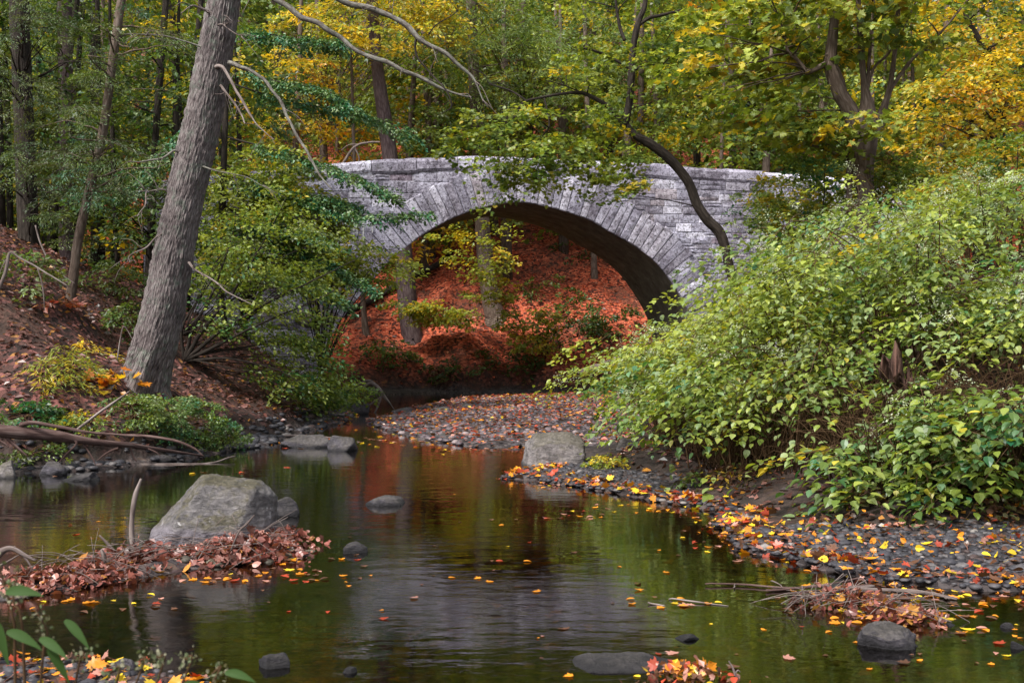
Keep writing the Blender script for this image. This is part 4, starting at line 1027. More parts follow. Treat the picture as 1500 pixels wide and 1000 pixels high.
# knotweed thicket: arching stems, two ranks of oval leaves, pale flower plumes
def knotweed(label, centers, stems, pal, hgt=2.3, size=.13, low_bare=.38, flow=.5, lean=(-.5, -.5), cap=0, dens=11):
    c0 = np.mean(centers, 0); b = np.array([c0[0], c0[1], gz(*c0)])
    t = thing('knotweed_bush', label, 'bush', b, 'knotweed bushes on the right bank')
    sa, la, fa = Acc(), Acc(), Acc()
    for cx, cy in centers:
        for k in range(int(stems * .48)):
            a = rng.uniform(0, 2 * math.pi); r0 = .45 * math.sqrt(rng.random())
            x, y = cx + r0 * math.cos(a), cy + r0 * math.sin(a); z = gz(x, y) - .03
            hh = hgt * rng.uniform(.62, 1.12)
            tp = max(np.interp(750 + F * x / y, THICKET[0], THICKET[1]), cap); ztop = H + (500 - tp) / F * y
            ztop += (.5 if 750 + F * x / y > 1150 else .2) * float(vnoise(np.array([x * 1.1, y * .9, 2.]))) 
            hh = float(np.clip(hh, .35, max(.35, (ztop - z) * rng.uniform(.8, 1.12))))
            d = np.array([math.cos(a), math.sin(a), 0]) * rng.uniform(.2, .9) + np.array([lean[0], lean[1], 0]) * rng.uniform(.2, 1.3)
            tip = np.array([x, y, z]) + d * hh * .55 + UP * hh * rng.uniform(.72, .95)
            mid = np.array([x, y, z]) + d * hh * .16 + UP * hh * .62
            end = tip + d * hh * .22 - UP * hh * rng.uniform(.04, .22)
            cv = spline([(x, y, z), mid, tip, end], 24)
            V, Fs, bk = tube(cv, np.linspace(.011, .003, 24), m=12, sides=4, wob=0); sa.add(V, Fs, None, bk)
            nb = 3 if cy > 12.5 else 4
            ts = rng.uniform(low_bare, 1., nb); kk = (ts * 23).astype(int); C = cv[kk]
            dd = unit(np.gradient(cv, axis=0))[kk]; side = unit(np.cross(dd, UP + rng.normal(0, .3, (nb, 3)))) * np.where(np.arange(nb) % 2 == 0, 1, -1)[:, None]
            bd = unit(side * .7 + dd * .45 + np.array([lean[0], lean[1], 0]) * .7 + rng.normal(0, .22, (nb, 3))) * np.array([1, 1, .4])
            Ls = rng.uniform(.7, 1.35, nb)
            bare = (C[:, 2] < 1.15) & (C[:, 1] < 16.3) & (C[:, 0] < 4.6) & (C[:, 1] > 12.2) & (rng.random(nb) < .88)    # shaded feet of the stems have shed their leaves
            C, bd, Ls = C[~bare], bd[~bare], Ls[~bare]; nb_ = len(C)
            if nb_: la.add(*sprays(C, bd, Ls, .30, int(dens * 3.4), size * (.78 if cy > 13 else .88), 'ova', pal, .38, .2, .018))
            for j in range(nb_):
                if rng.random() < .5:
                    e = C[j] + bd[j] * Ls[j]; e[2] -= .40 * Ls[j]
                    V, Fs, bk = tube([C[j], (C[j] + e) / 2 + UP * .08 * Ls[j], e], [.005, .004, .0015], m=5, sides=3, wob=0); sa.add(V, Fs, None, bk)
            if rng.random() < flow:
                m_ = 3; kf = rng.integers(15, 24, m_); Cf = cv[kf] + UP * .06
                fa.add(*sprays(Cf, unit(d + rng.normal(0, .6, (m_, 3)) + UP * .35), (.34), .06, 40, .022, 'dia', [(.42, .44, .30, 3), (.30, .36, .19, 2)], .15, 1., .06))
    sa.mk('stems', M['stem'], t, True); la.mk('foliage', M['leaf'], t)
    if fa.n: tag(fa.mk('flowers', M['dead_leaf'], t), kind='stuff')
    return t

KW = mix(mg=2.5, yg=5, te=.4, ly=3, pa=2.5, ye=.2)
KWL = mix(yg=4, ly=6, mg=1., pa=2, ye=.35)
KWD = mix(mg=4, te=1., pa=1.5, yg=4, ly=.6, ye=.3)
KWP = mix(mg=2, yg=4, pa=3, ly=2, te=.5)
def w2(px, D): return ((px - 750) / F * D, D)
knotweed('leafy bush overhanging the round topped boulder', [w2(1000, 21.5), w2(1010, 19.2), w2(1040, 21.5)], 28, KW, 2.0, .10, .25, lean=(-.05, -.4))
knotweed('low leafy bush over the muddy spit, right of the pale rock', [w2(1010, 17.), w2(1035, 15.9)], 26, KWD, 1.5, .105, .3, lean=(-.25, -.3))
knotweed('bush with the brightest yellow green crown, below the curved tree', [w2(1010, 18.5), w2(1060, 18.), w2(1110, 19), w2(1080, 20.5)], 28, KWL, 2.3, .10)
knotweed('bright pale green bush at mid thicket', [w2(1150, 16.5), w2(1200, 17.5), w2(1100, 16.2), w2(1180, 15.4)], 28, KWL, 2.2, .10)
knotweed('dark leaved bush over bare brown stems by the mud shore', [w2(1050, 15.), w2(1100, 14.6), w2(1130, 15.)], 24, KWD, 1.7, .105, .72, lean=(-.5, -.35), cap=545, dens=11)
knotweed('bush left of the rotten stump, above the pebble bar', [w2(1160, 14.), w2(1220, 13.8), w2(1200, 14.8), w2(1150, 14.6)], 22, KW, 1.9, .105, .72, .3, lean=(-.4, -.3), cap=500, dens=11)
knotweed('bush behind the rotten stump, flecked with yellow', [w2(1290, 15.4), w2(1360, 15.4), w2(1330, 14.6)], 26, KW, 2.1, .105, .6)
knotweed('broad leaved bush in front of the rotten stump', [w2(1345, 11.5), w2(1390, 11.7), w2(1420, 11.5)], 12, KWD, 1.1, .115, .6, .2, lean=(-.4, -.3), cap=615, dens=7)
knotweed('bush at the right edge trailing to the pebbles', [w2(1450, 11.6), w2(1500, 11.4), w2(1560, 11.4), w2(1470, 12)], 15, KWD, 1.6, .115, .6, .2, lean=(-.4, -.3), cap=530, dens=8)
knotweed('pale flowered bush at the right edge above the stump', [w2(1430, 13.6), w2(1500, 13.6), w2(1570, 14), w2(1410, 14.6)], 26, KWP, 2.3, .11, .5, .9, cap=390)
knotweed('white plumed bush under the forked tree', [w2(1280, 19), w2(1340, 19.5), w2(1230, 20.5), w2(1260, 17.5)], 28, KWP, 2.2, .10, .3, 1.)
knotweed('white plumed bush under the orange tree', [w2(1400, 18), w2(1460, 18.5), w2(1530, 19), w2(1440, 16.5)], 28, KWP, 2.2, .105, .3, 1.)
knotweed('olive bush at the bridge right foot', [w2(1135, 23.5), w2(1165, 22.5)], 26, KWL, 2.1, .11, lean=(-.1, -.5))
knotweed('sparse sprigs hanging over the mud at the thicket foot', [w2(1020, 14.3), w2(1075, 13.4), w2(1300, 11.5)], 5, KWD, .8, .115, .4, 0., dens=5)
low('bank_weed', 'brown and green weeds in the hollow under the thicket', 1120, 700, 120, 26, 60, mix(ol=3, mg=2, br=4, db=2, ye=.6), D=13.6, size=.08, L=.4, W=.2, rd=.6)
low('bank_weed', 'drooping weeds and dead leaves below the stump', 1330, 735, 110, 30, 60, mix(ol=2, mg=3, br=3, ye=.5), D=11.5, size=.08, L=.4, W=.2, rd=.4)
low('bank_weed', 'brown dry weeds at the right edge over the pebbles', 1470, 745, 60, 34, 40, mix(br=4, ol=2, mg=1, og=.4), D=10.9, size=.07, L=.4, W=.2, rd=.4)
shrub('waterside_grass', 'yellow green tuft between round boulder and muddy spit', P(897, 690, 15.9), [E(893, 680, 15.9, 32, 18, .4, 40)], mix(ly=3, yg=4, ye=1), per=34, L=.3, W=.12, size=.06, cat='grass tuft', mat='stem', twig=.003)

# rotten stump and dead wood on the right bank
sp_ = P(1325, 600, 12.6)
V, Fs, bk = tube([P(1345, 700, 12.7), P(1338, 640, 12.6), P(1325, 590, 12.4), P(1318, 560, 12.3), P(1312, 540, 12.2), P(1316, 575, 12.35)], [.24, .21, .19, .18, .15, .08], m=60, sides=40, wob=.5, ns=3.6)
an = np.arctan2(V[:, 1] - V[:, 1].mean(), V[:, 0] - V[:, 0].mean()); hz = np.clip((V[:, 2] - P(0, 590, 12.4)[2]) / .3, 0, 1)
V[:, 2] += hz * .22 * (vnoise(np.stack([np.cos(an) * 4, np.sin(an) * 4, an * 0], 1)) + .6 * vnoise(np.stack([np.cos(an) * 11, np.sin(an) * 11, an * 0 + 3], 1)))
st_ = thing('rotten_stump', 'broken dark brown stump in the right thicket, jagged and shaggy', 'stump', P(1345, 690, 12.7))
mk('stump_wood', V, Fs, M['bark_stump'], st_, None, True, bk)
for k in range(9):
    a_ = rng.uniform(0, 6.28); p0 = P(1322, 575, 12.35) + np.array([math.cos(a_), math.sin(a_), 0]) * .15 - UP * .08
    tubemesh('splinter', [p0 - UP * .25, p0, p0 + UP * rng.uniform(.08, .24) + rng.normal(0, .03, 3)], [.05, .035, .006], M['bark_stump'], st_, sides=6, wob=.25, m=8)
tag(tubemesh('dead_trunk', [P(1240, 695, 11.9), P(1255, 668, 11.9), P(1275, 640, 12.), P(1300, 610, 12.1)], [.03, .05, .06, .07], M['log_wood'], loc=P(1240, 695, 11.9), sides=12, wob=.2, m=24), 'grey brown dead stem slanting below the rotten stump', 'dead wood')
tag(tubemesh('driftwood_log', [P(846, 546, 27), P(868, 541, 27), P(895, 533, 27.2), P(930, 522, 27.6)], [.03, .09, .12, .14], M['dead_wood'], loc=P(846, 546, 27), sides=14, wob=.3, ns=5, m=24), 'pale broken log end jutting left from the thicket', 'log')
# dead stalks under the thicket
sk = Acc()
for k in range(1500):
    px = rng.uniform(960, 1540); D = np.interp(px, [960, 1060, 1200, 1300, 1540], [16.3, 13.6, 12.6, 11.3, 10.8]) + rng.uniform(0, 1.8)
    x, y = w2(px, D); z = gz(x, y); hh = rng.uniform(.3, 1.1); d = rng.normal(0, .35, 2)
    V, Fs, bk = tube([(x, y, z - .02), (x + d[0] * hh * .6, y + d[1] * hh * .6 - .1, z + hh * .6), (x + d[0] * hh * 1.4, y + d[1] * hh * 1.4 - .25, z + hh * rng.uniform(.5, 1.))], [.007, .005, .002], m=6, sides=4, wob=0)
    sk.add(V, Fs, None, bk)
tag(sk.mk('dead_stalks', M['stem'], None, True), 'tangle of brown dead stalks under the right thicket', kind='stuff')

# ---------------------------------------------------------------- logs and sticks
def stick(name, label, q, D, mat='dead_wood', cat='stick', side=(), **kw):
    """q in photo pixels at depth D (number, or one depth per point)"""
    Ds = np.broadcast_to(np.asarray(D, float), (len(q),))
    pts = np.array([P(a, b, d) for (a, b, w), d in zip(q, Ds)]); r = np.array([w / F * d / 2 for (a, b, w), d in zip(q, Ds)])
    if not side:
        return tag(tubemesh(name, pts, r, M[mat], loc=pts[0], sides=kw.get('sides', 9), wob=.12, ns=7, m=len(q) * 6, kink=kw.get('kink', .012), seed=float(rng.uniform(0, 30))), label, cat)
    t = thing(name, label, cat, pts[0])
    tubemesh('stem', pts, r, M[mat], t, sides=kw.get('sides', 10), wob=.12, ns=5, m=len(q) * 6, kink=.01)
    for s in side:
        d = float(np.interp(s[0][0], [c[0] for c in q], Ds)) if q[0][0] < q[-1][0] else float(np.mean(Ds)); bp, br = to3(s, d); tubemesh('branch', bp, br, M[mat], t, sides=6, wob=.1, m=len(s) * 5, kink=.012)
    return t
stick('fallen_log', 'fallen reddish brown log lying along the left bank', [(-40, 624, 20), (0, 630, 19), (50, 635, 18), (100, 642, 15), (140, 648, 10), (190, 652, 8), (250, 661, 5), (300, 668, 2)], [15.6, 15.7, 15.9, 16.1, 16.3, 16.7, 17.4, 18.1], 'log_wood', 'log', sides=16,
      side=[[(30, 622, 8), (50, 620, 6), (100, 628, 5), (160, 636, 3), (230, 640, 5), (280, 655, 3), (298, 668, 1.5)], [(100, 642, 6), (112, 650, 4), (95, 668, 3), (82, 682, 1.5)], [(120, 648, 3), (135, 670, 2.4), (140, 682, 1.2)], [(178, 655, 4), (160, 662, 3), (142, 675, 1.5)], [(190, 652, 3), (195, 668, 2.5), (200, 676, 1.5)], [(10, 640, 7), (25, 655, 5), (40, 668, 2)], [(-10, 640, 6), (5, 648, 4), (12, 654, 2)], [(212, 655, 2.5), (228, 662, 2), (236, 668, 1)]])
stick('bare_branch', 'straight thin pole leaning up right from the fallen log', [(108, 632, 4), (140, 608, 4), (165, 590, 3.5), (190, 572, 2)], 16.4, cat='branch')
stick('gnarled_root', 'dark gnarled root crossing the leafy slope at left', [(-20, 528, 14), (20, 552, 13), (48, 562, 12), (66, 556, 11), (90, 560, 12), (98, 575, 11), (92, 602, 5)], 19., 'bark_dark', 'root', side=[[(96, 566, 9), (108, 578, 8), (118, 592, 5)]])
stick('bare_branch', 'forked dry branch standing at the left edge above the slope', [(-10, 440, 6), (8, 400, 5), (14, 370, 4), (30, 378, 3), (60, 395, 3), (100, 420, 2)], 18.5, cat='branch', side=[[(55, 392, 2), (62, 420, 2), (65, 455, 1)], [(14, 372, 3), (4, 390, 2), (-4, 410, 1)]])
stick('hanging_vine', 'thin pale vine arching beside the slanting tree', [(52, 330, 2), (60, 360, 2.4), (75, 385, 2.4), (95, 405, 2), (110, 415, 1)], 22., cat='vine')
stick('bare_branch', 'thin curved twig standing beside the leaning trunk base', [(172, 528, 2), (176, 500, 2), (182, 478, 1.6), (196, 500, 1)], 18.8, cat='twig')
stick('upright_stick', 'bleached stick standing upright left of the big boulder', [(198, 812, 8), (194, 780, 7.5), (195, 750, 7), (199, 722, 6.5), (206, 701, 3)], 9.5, sides=12)
stick('leaning_stick', 'thin dark twig leaning on the right face of the big boulder', [(338, 806, 3), (350, 778, 3.2), (362, 766, 3.2), (373, 754, 2)], 9.3)
stick('leaning_stick', 'short pale stick poking up from the leaf pile, left of the upright one', [(170, 808, 5), (160, 797, 4.5), (146, 783, 2.5)], 9.3)
stick('leaning_stick', 'stubby broken stick in the leaf pile middle', [(153, 824, 7), (151, 812, 7), (148, 805, 4)], 9.)
stick('driftwood_branch', 'pale curved driftwood branch entering from the left edge', [(-30, 850, 14), (-6, 815, 13), (8, 804, 10), (20, 803, 7), (36, 812, 6), (52, 820, 3)], 8.9, side=[[(20, 800, 4), (34, 812, 4), (50, 834, 2.5)], [(-4, 830, 4), (12, 822, 3), (28, 812, 1.5)]])
stick('driftwood_branch', 'grey stub lying in the leaf pile near the left edge', [(14, 840, 9), (24, 856, 9), (34, 866, 5)], 8.5)
rfD = [8.9, 8.6, 8.5, 8.3, 8.15, 7.9]
raft = thing('twig_raft', 'raft of drifted twigs and leaves in the right shallows', 'driftwood', PW(1240, 880))
for q in [[(1122, 886, 4), (1180, 880, 5), (1230, 876, 5), (1290, 869, 4)], [(1185, 877, 4), (1240, 877, 6), (1300, 885, 6), (1345, 894, 6), (1380, 908, 4)], [(1040, 868, 2), (1090, 869, 3), (1140, 876, 3), (1180, 880, 3)],
          [(1180, 905, 3), (1205, 894, 4), (1228, 884, 4)], [(1215, 872, 3), (1250, 862, 3), (1280, 858, 3), (1285, 866, 2)], [(1148, 895, 3), (1200, 890, 4), (1250, 882, 4)], [(1210, 878, 4), (1260, 876, 5), (1292, 872, 4)],
          [(1142, 862, 2), (1152, 870, 2), (1153, 878, 2)], [(1240, 890, 3), (1290, 905, 3), (1330, 908, 2)], [(1078, 878, 1.5), (1082, 870, 2), (1090, 868, 2)], [(1360, 892, 2), (1366, 902, 2.5), (1370, 908, 3)], [(1375, 893, 2), (1368, 900, 2.5), (1366, 908, 3)]]:
    bp, br = to3(q, 8.35); bp[:, 1] += (885 - np.array([c[1] for c in q])) * .012; bp[:, 2] = np.maximum(bp[:, 2], .015)
    tubemesh('twig', bp, br, M['dead_wood' if rng.random() < .5 else 'log_wood'], raft, sides=6, wob=.1, m=len(q) * 5, kink=.012)
stick('floating_twig', 'lone dark twig floating left of the twig raft', [(949, 882, 3), (970, 886, 4), (985, 893, 4), (1003, 894, 2)], [7.95, 7.92, 7.85, 7.83])
stick('floating_twig', 'thin twig with leaves floating between lone twig and raft', [(980, 877, 2), (1010, 882, 2.5), (1040, 886, 2), (1068, 887, 1)], [8.1, 8.0, 7.95, 7.9])
stick('floating_twig', 'small forked pale twig on the long flat rock', [(1078, 992, 3), (1075, 980, 3), (1068, 968, 1.5)], 6.2, side=[[(1077, 988, 2), (1082, 982, 2), (1086, 985, 1)]])
drf = thing('driftwood_tangle', 'pale weathered driftwood tangle by the left shore before the arch', 'driftwood', P(560, 600, 30))
for q in [[(530, 566, 6), (545, 563, 9), (560, 576, 9), (572, 592, 4)], [(520, 563, 5), (540, 558, 6), (556, 570, 5)], [(558, 578, 4), (570, 590, 3), (578, 600, 2)], [(530, 600, 3), (550, 588, 5), (562, 580, 4)], [(548, 604, 4), (556, 590, 5), (560, 580, 4)], [(500, 610, 3), (530, 616, 2.5), (560, 622, 1.5)]]:
    bp, br = to3(q, 29.5); br = br * .6; tubemesh('limb', bp, br, M['dead_wood'], drf, sides=7, wob=.15, m=len(q) * 6, kink=.05)
stick('floating_pole', 'long pale pole lying on the water below the left bank plants', [(330, 628, 2), (380, 638, 3), (440, 638, 3.4), (500, 642, 2)], [22.4, 22, 21.8, 21.3])
stick('floating_pole', 'thin pole at the waterline right of the fallen log', [(140, 682, 2), (220, 680, 3), (300, 679, 3), (345, 668, 2)], [16.9, 17., 17.1, 17.6])
stick('fallen_tree', 'dark fallen trunk on the red slope through the arch left', [(500, 460, 12), (540, 442, 11), (590, 412, 10), (640, 388, 9), (672, 366, 6)], [44.5, 45.5, 47., 49., 50.8], 'bark_dark', 'log')
stick('bare_branch', 'pale dead branch standing above the parapet left end', [(490, 260, 5), (505, 235, 4), (520, 215, 4), (540, 209, 3), (557, 208, 2)], 42., cat='branch', side=[[(515, 222, 3), (508, 228, 2), (500, 244, 1.5)], [(520, 216, 3), (526, 232, 2), (524, 245, 1)], [(530, 212, 2), (512, 212, 2), (500, 220, 1)]])

# ---------------------------------------------------------------- gravel
def ico(sub):
    bm = bmesh.new(); bmesh.ops.create_icosphere(bm, subdivisions=sub, radius=1.)
    V = np.array([v.co[:] for v in bm.verts]); Fc = np.array([[v.index for v in f.verts] for f in bm.faces]); bm.free(); return V, Fc
IV, IF = ico(2)
def pebbles(pos, size, col):
    n = len(pos)
    sc = np.stack([size * rng.uniform(.8, 1.3, n), size * rng.uniform(.7, 1.1, n), size * rng.uniform(.35, .65, n)], 1)
    a = rng.uniform(0, 6.28, n); ca, sa = np.cos(a), np.sin(a)
    nz = 1 + .22 * rng.normal(0, 1, (n, len(IV)))* .35
    V = IV[None] * nz[..., None] * sc[:, None]
    X = V[..., 0] * ca[:, None] - V[..., 1] * sa[:, None]; Y = V[..., 0] * sa[:, None] + V[..., 1] * ca[:, None]
    V = np.stack([X, Y, V[..., 2]], -1) + pos[:, None]
    Fa = (IF[None] + (np.arange(n) * len(IV))[:, None, None]).reshape(-1, 3)
    return V.reshape(-1, 3), Fa, np.repeat(col, len(IV), 0)
PEB = [(.022, .021, .026, 4), (.04, .038, .045, 4), (.07, .065, .07, 2), (.11, .10, .10, .8), (.06, .04, .038, .8), (.2, .18, .17, .2)]
def scatter(n, x0, x1, y0, y1, keep):
    out = []; k = 0; tries = 0
    while k < n and tries < 60:
        x = rng.uniform(x0, x1, n * 2); y = rng.uniform(y0, y1, n * 2); z, w, l, r, h, a, b = ht(x, y, True)
        m = keep(x, y, z, w, l, r, h); out.append(np.stack([x, y, z], 1)[m]); k += m.sum(); tries += 1
    return np.concatenate(out)[:n]
q = scatter(2600, 1.9, 6.2, 8.2, 10.9, lambda x, y, z, w, l, r, h: (w < .12) & (r <= .1))
tag(Acc_ := mk('gravel', *[v for v in pebbles(q + UP * .005, rng.uniform(.018, .045, len(q)) * rng.choice([1, 1.5], len(q), p=[.88, .12]), pick(PEB, len(q)))][:2], M['pebble'], col=None, smooth=True) if False else
    (lambda A: (A.add(*pebbles(q + UP * .005, rng.uniform(.018, .045, len(q)) * rng.choice([1, 1.5], len(q), p=[.88, .12]), pick(PEB, len(q)))), A.mk('gravel', M['pebble'], None, True))[1])(Acc()),
    'dark rounded pebbles of the near right gravel bar', kind='stuff')
A = Acc()
q = scatter(3000, -4, 4.5, 19.3, 36, lambda x, y, z, w, l, r, h: (w < .1) & (r <= 0) & (l <= 0) & (h <= 0))
A.add(*pebbles(q, rng.uniform(.03, .09, len(q)), pick([(.09, .07, .078, 3), (.14, .11, .118, 3), (.05, .042, .047, 3), (.24, .19, .19, .7)], len(q))))
tag(A.mk('gravel', M['pebble'], None, True), 'pinkish stones of the gravel bar in front of the arch', kind='stuff')
A = Acc()
q = scatter(1300, -.2, 2.4, 11, 17, lambda x, y, z, w, l, r, h: (w < .1) & (r <= .1))
A.add(*pebbles(q, rng.uniform(.015, .05, len(q)), pick(PEB, len(q))))
q = scatter(500, -3.6, -1.3, 5.6, 6.7, lambda x, y, z, w, l, r, h: (w < .1))
A.add(*pebbles(q, rng.uniform(.015, .045, len(q)), pick(PEB, len(q))))
q = scatter(700, -8, -3.6, 15, 31, lambda x, y, z, w, l, r, h: (w < .1) & (l < .3))
A.add(*pebbles(q, rng.uniform(.03, .1, len(q)), pick(PEB, len(q))))
tag(A.mk('gravel', M['pebble'], None, True), 'small stones strewn along the muddy creek edges', kind='stuff')
A = Acc()
q = scatter(2200, -4.5, 4, 5, 17, lambda x, y, z, w, l, r, h: (w > .1))
A.add(*pebbles(q, rng.uniform(.02, .07, len(q)), pick([(.07, .06, .045, 3), (.12, .10, .07, 3), (.18, .13, .08, 1)], len(q))))
tag(A.mk('stream_bed_stones', M['pebble'], None, True), 'brown stones on the shallow stream bed', kind='stuff')

# ---------------------------------------------------------------- fallen leaves
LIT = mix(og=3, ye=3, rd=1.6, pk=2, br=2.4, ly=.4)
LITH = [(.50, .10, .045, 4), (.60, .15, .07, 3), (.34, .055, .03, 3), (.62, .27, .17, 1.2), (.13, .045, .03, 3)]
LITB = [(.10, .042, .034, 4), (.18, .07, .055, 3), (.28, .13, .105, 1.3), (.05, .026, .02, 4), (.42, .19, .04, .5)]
def lay(name, label, q, size, pal, shape='map', flat=.3, lift=.012, mat='dead_leaf', obj=True, acc=None):
    n = len(q); a = rng.uniform(0, 6.28, n)
    ld = np.stack([np.cos(a), np.sin(a), rng.normal(0, flat * .6, n)], 1); nr = UP + rng.normal(0, flat, (n, 3))
    A = acc or Acc()
    col = pick(pal, n) * rng.uniform(.7, 1.3, (n, 1))
    A.add(*leaves(q + UP * lift * rng.uniform(.5, 1.5, (n, 1)), ld, nr, size * rng.uniform(.4, 1.4, n), shape, col))
    if obj: tag(A.mk(name, M[mat]), label, kind='stuff')
    return A
q = scatter(42000, -30, 32, 41.5, 72, lambda x, y, z, w, l, r, h: (h > .1) & (fbm(np.stack([x, y, z], 1) * .8, 3) > rng.uniform(-.7, -.05, len(x))))
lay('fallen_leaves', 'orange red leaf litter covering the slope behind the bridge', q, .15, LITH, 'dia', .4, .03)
q = scatter(22000, -16, -4, 16, 40, lambda x, y, z, w, l, r, h: (l > .15))
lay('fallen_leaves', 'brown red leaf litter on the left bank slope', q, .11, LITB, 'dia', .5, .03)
q = scatter(6000, 1, 9, 10, 22, lambda x, y, z, w, l, r, h: (r > .0))
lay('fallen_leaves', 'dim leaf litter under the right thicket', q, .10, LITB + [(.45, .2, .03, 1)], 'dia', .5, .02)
q = scatter(900, 1.8, 6, 8.0, 11.2, lambda x, y, z, w, l, r, h: (w < .15) & (r < .3))
A = lay('', '', q[1::2], .06, mix(og=3, ye=2, pk=3, rd=1.2, br=3), 'ova', .5, .035, obj=False)
lay('', '', q[::2], .07, mix(og=3, ye=1.8, pk=2.6, rd=1.6, br=3.5), 'map', .5, .035, obj=False, acc=A)
q = scatter(900, -.3, 4.5, 8.0, 17, lambda x, y, z, w, l, r, h: (w < .1) & (w > -.45) & (r <= .2))
lay('', '', q, .08, mix(og=3.5, ye=1.2, rd=2.6, pk=2, br=4), 'map', .4, .03, obj=False, acc=A)
q = scatter(330, -3.6, -1.2, 5.6, 6.7, lambda x, y, z, w, l, r, h: (w < .15))
lay('fallen_leaves', 'yellow orange and red leaves strewn over pebbles and shore', q, .065, mix(og=2.4, ye=1.2, pk=2, rd=2.4, br=4), 'map', .4, .03, acc=A)
q = scatter(5600, -4, 3.5, 19.4, 38, lambda x, y, z, w, l, r, h: (w < .25) & (r <= .2) & (l <= 0.2))
lay('fallen_leaves', 'pink and orange leaves over the gravel bar before the arch', q, .10, mix(pk=3, og=1.4, rd=3, br=4, ye=.3), 'dia', .35, .05)
# floating leaves: clustered near the right shallows, sparse in midstream
A = Acc()
def water_scatter(c, r, n):
    q = np.array([*c, 0.]) + rng.normal(0, 1, (n, 3)) * np.array([*r, 0]); z, w = ht(q[:, 0], q[:, 1], True)[:2]
    return q[(z < -.005)]
for c, r, n in [((1180, 815), (.5, .35), 60), ((1290, 870), (.45, .22), 60), ((1400, 880), (.5, .3), 60), ((1300, 905), (.35, .2), 70), ((1420, 920), (.5, .3), 46), ((1100, 795), (.3, .35), 36), ((1060, 768), (.25, .4), 30), ((1000, 885), (.25, .12), 14), ((960, 745), (.5, .25), 40), ((800, 712), (.4, .2), 26), ((830, 758), (.25, .12), 16),
                ((690, 850), (1.2, 1.6), 60), ((800, 815), (.9, .9), 46), ((900, 900), (1.6, 1.2), 40), ((560, 780), (1.0, 2.), 40), ((430, 840), (.35, .2), 20), ((430, 818), (.25, .12), 34), ((330, 848), (.6, .1), 40), ((120, 880), (.5, .15), 30), ((300, 900), (1.2, .8), 12), ((90, 770), (1.2, .8), 16), ((1400, 980), (.8, .5), 26), ((650, 640), (1.6, 1.2), 120), ((760, 655), (.8, .6), 90), ((450, 650), (.8, .5), 60), ((280, 690), (1.4, .4), 40), ((980, 960), (.4, .2), 14)]:
    mid = c in ((690, 850), (800, 815), (900, 900), (560, 780), (90, 770), (280, 690), (300, 900))
    q = water_scatter(PW(*c)[:2], r, int(n * (.25 if mid else .85)))
    for sh_, qq in (('map', q[::2]), ('ova', q[1::2])):
        lay('', '', qq, (.062 if c[1] > 700 else .10) * (.8 if mid else 1), mix(og=3, ye=1.4, rd=1.6, pk=1.6, br=4), sh_, .05, .006, obj=False, acc=A)
tag(A.mk('floating_leaves', M['dead_leaf']), 'yellow and orange leaves floating on the creek', kind='stuff')
A = Acc()   # sunken leaves on the bed
q = scatter(1500, -4.5, 4.5, 5, 17, lambda x, y, z, w, l, r, h: (w > .1))
lay('sunken_leaves', 'dull leaves lying on the stream bed', q, .08, LITB + [(.4, .2, .04, 2)], 'map', .2, .02)
# leaf pile banked against the boulder
A = Acc()
def pile(line, wdt, hgt, n, pal, size=.075):
    L = np.array([PW(*c)[:2] for c in line]); c = spline(L, 60)
    k = rng.integers(0, 60, n); off = rng.normal(0, wdt, (n, 2)); p = c[k] + off
    d = np.hypot(*off.T)
    z = .015 + hgt * np.exp(-(d / wdt) ** 2 * .7) * rng.uniform(.15, 1., n) * (1 + .5 * vnoise(np.stack([p[:, 0] * 3, p[:, 1] * 3, p[:, 0] * 0], 1)))
    Q = np.stack([p[:, 0], p[:, 1], z], 1)
    lay('', '', Q[::3], size * .9, pal, 'map', .9, .01, obj=False, acc=A); lay('', '', Q[1::3], size * .8, pal, 'ova', 1.1, .01, obj=False, acc=A); lay('', '', Q[2::3], size * .8, pal, 'dia', 1.1, .01, obj=False, acc=A)
PL = [(.30, .10, .075, 4), (.20, .06, .045, 4), (.40, .19, .15, 2.2), (.10, .04, .03, 3), (.48, .2, .04, .5)]
pile([(130, 838), (230, 826), (330, 820), (400, 815)], .14, .15, 2200, PL)
pile([(20, 866), (70, 858), (130, 850), (180, 838)], 0.14, .12, 1200, PL)
pile([(395, 800), (420, 795), (440, 798)], .10, .12, 260, PL)
pile([(1210, 882), (1260, 892), (1310, 905)], .12, .10, 300, PL + [(.5, .24, .05, 3)], .07)
pile([(1320, 905), (1360, 912)], .10, .06, 120, PL + [(.5, .24, .05, 3)], .07)
pile([(980, 992), (1040, 995)], .10, .05, 130, mix(og=2.4, ye=1, rd=2.6, pk=2, br=4), .06)
tag(A.mk('leaf_pile', M['dead_leaf']), 'crumpled reddish leaves banked up round boulder and twigs', kind='stuff')
# fine straw through the leaf pile
A = Acc()
for k in range(190):
    a, b = (rng.uniform(40, 430), 0) if k < 120 else (rng.uniform(1150, 1390), 1)
    py = np.interp(a, [40, 130, 230, 330, 430], [860, 845, 828, 818, 805]) if not b else np.interp(a, [1150, 1260, 1390], [885, 890, 912])
    p = PW(a, py + rng.normal(0, 6)); p[2] = rng.uniform(.03, .2 if not b else .07); d = unit(rng.normal(0, 1, 3) * np.array([1, .7, .35])) * rng.uniform(.1, .3)
    V, Fs, bk = tube([p - d, p + UP * .02, p + d], [.003, .003, .0015], m=5, sides=4, wob=0); A.add(V, Fs, None, bk)
tag(A.mk('straw', M['dead_wood'], None, True), 'thin dry stems tangled in the drifted leaf piles', kind='stuff')

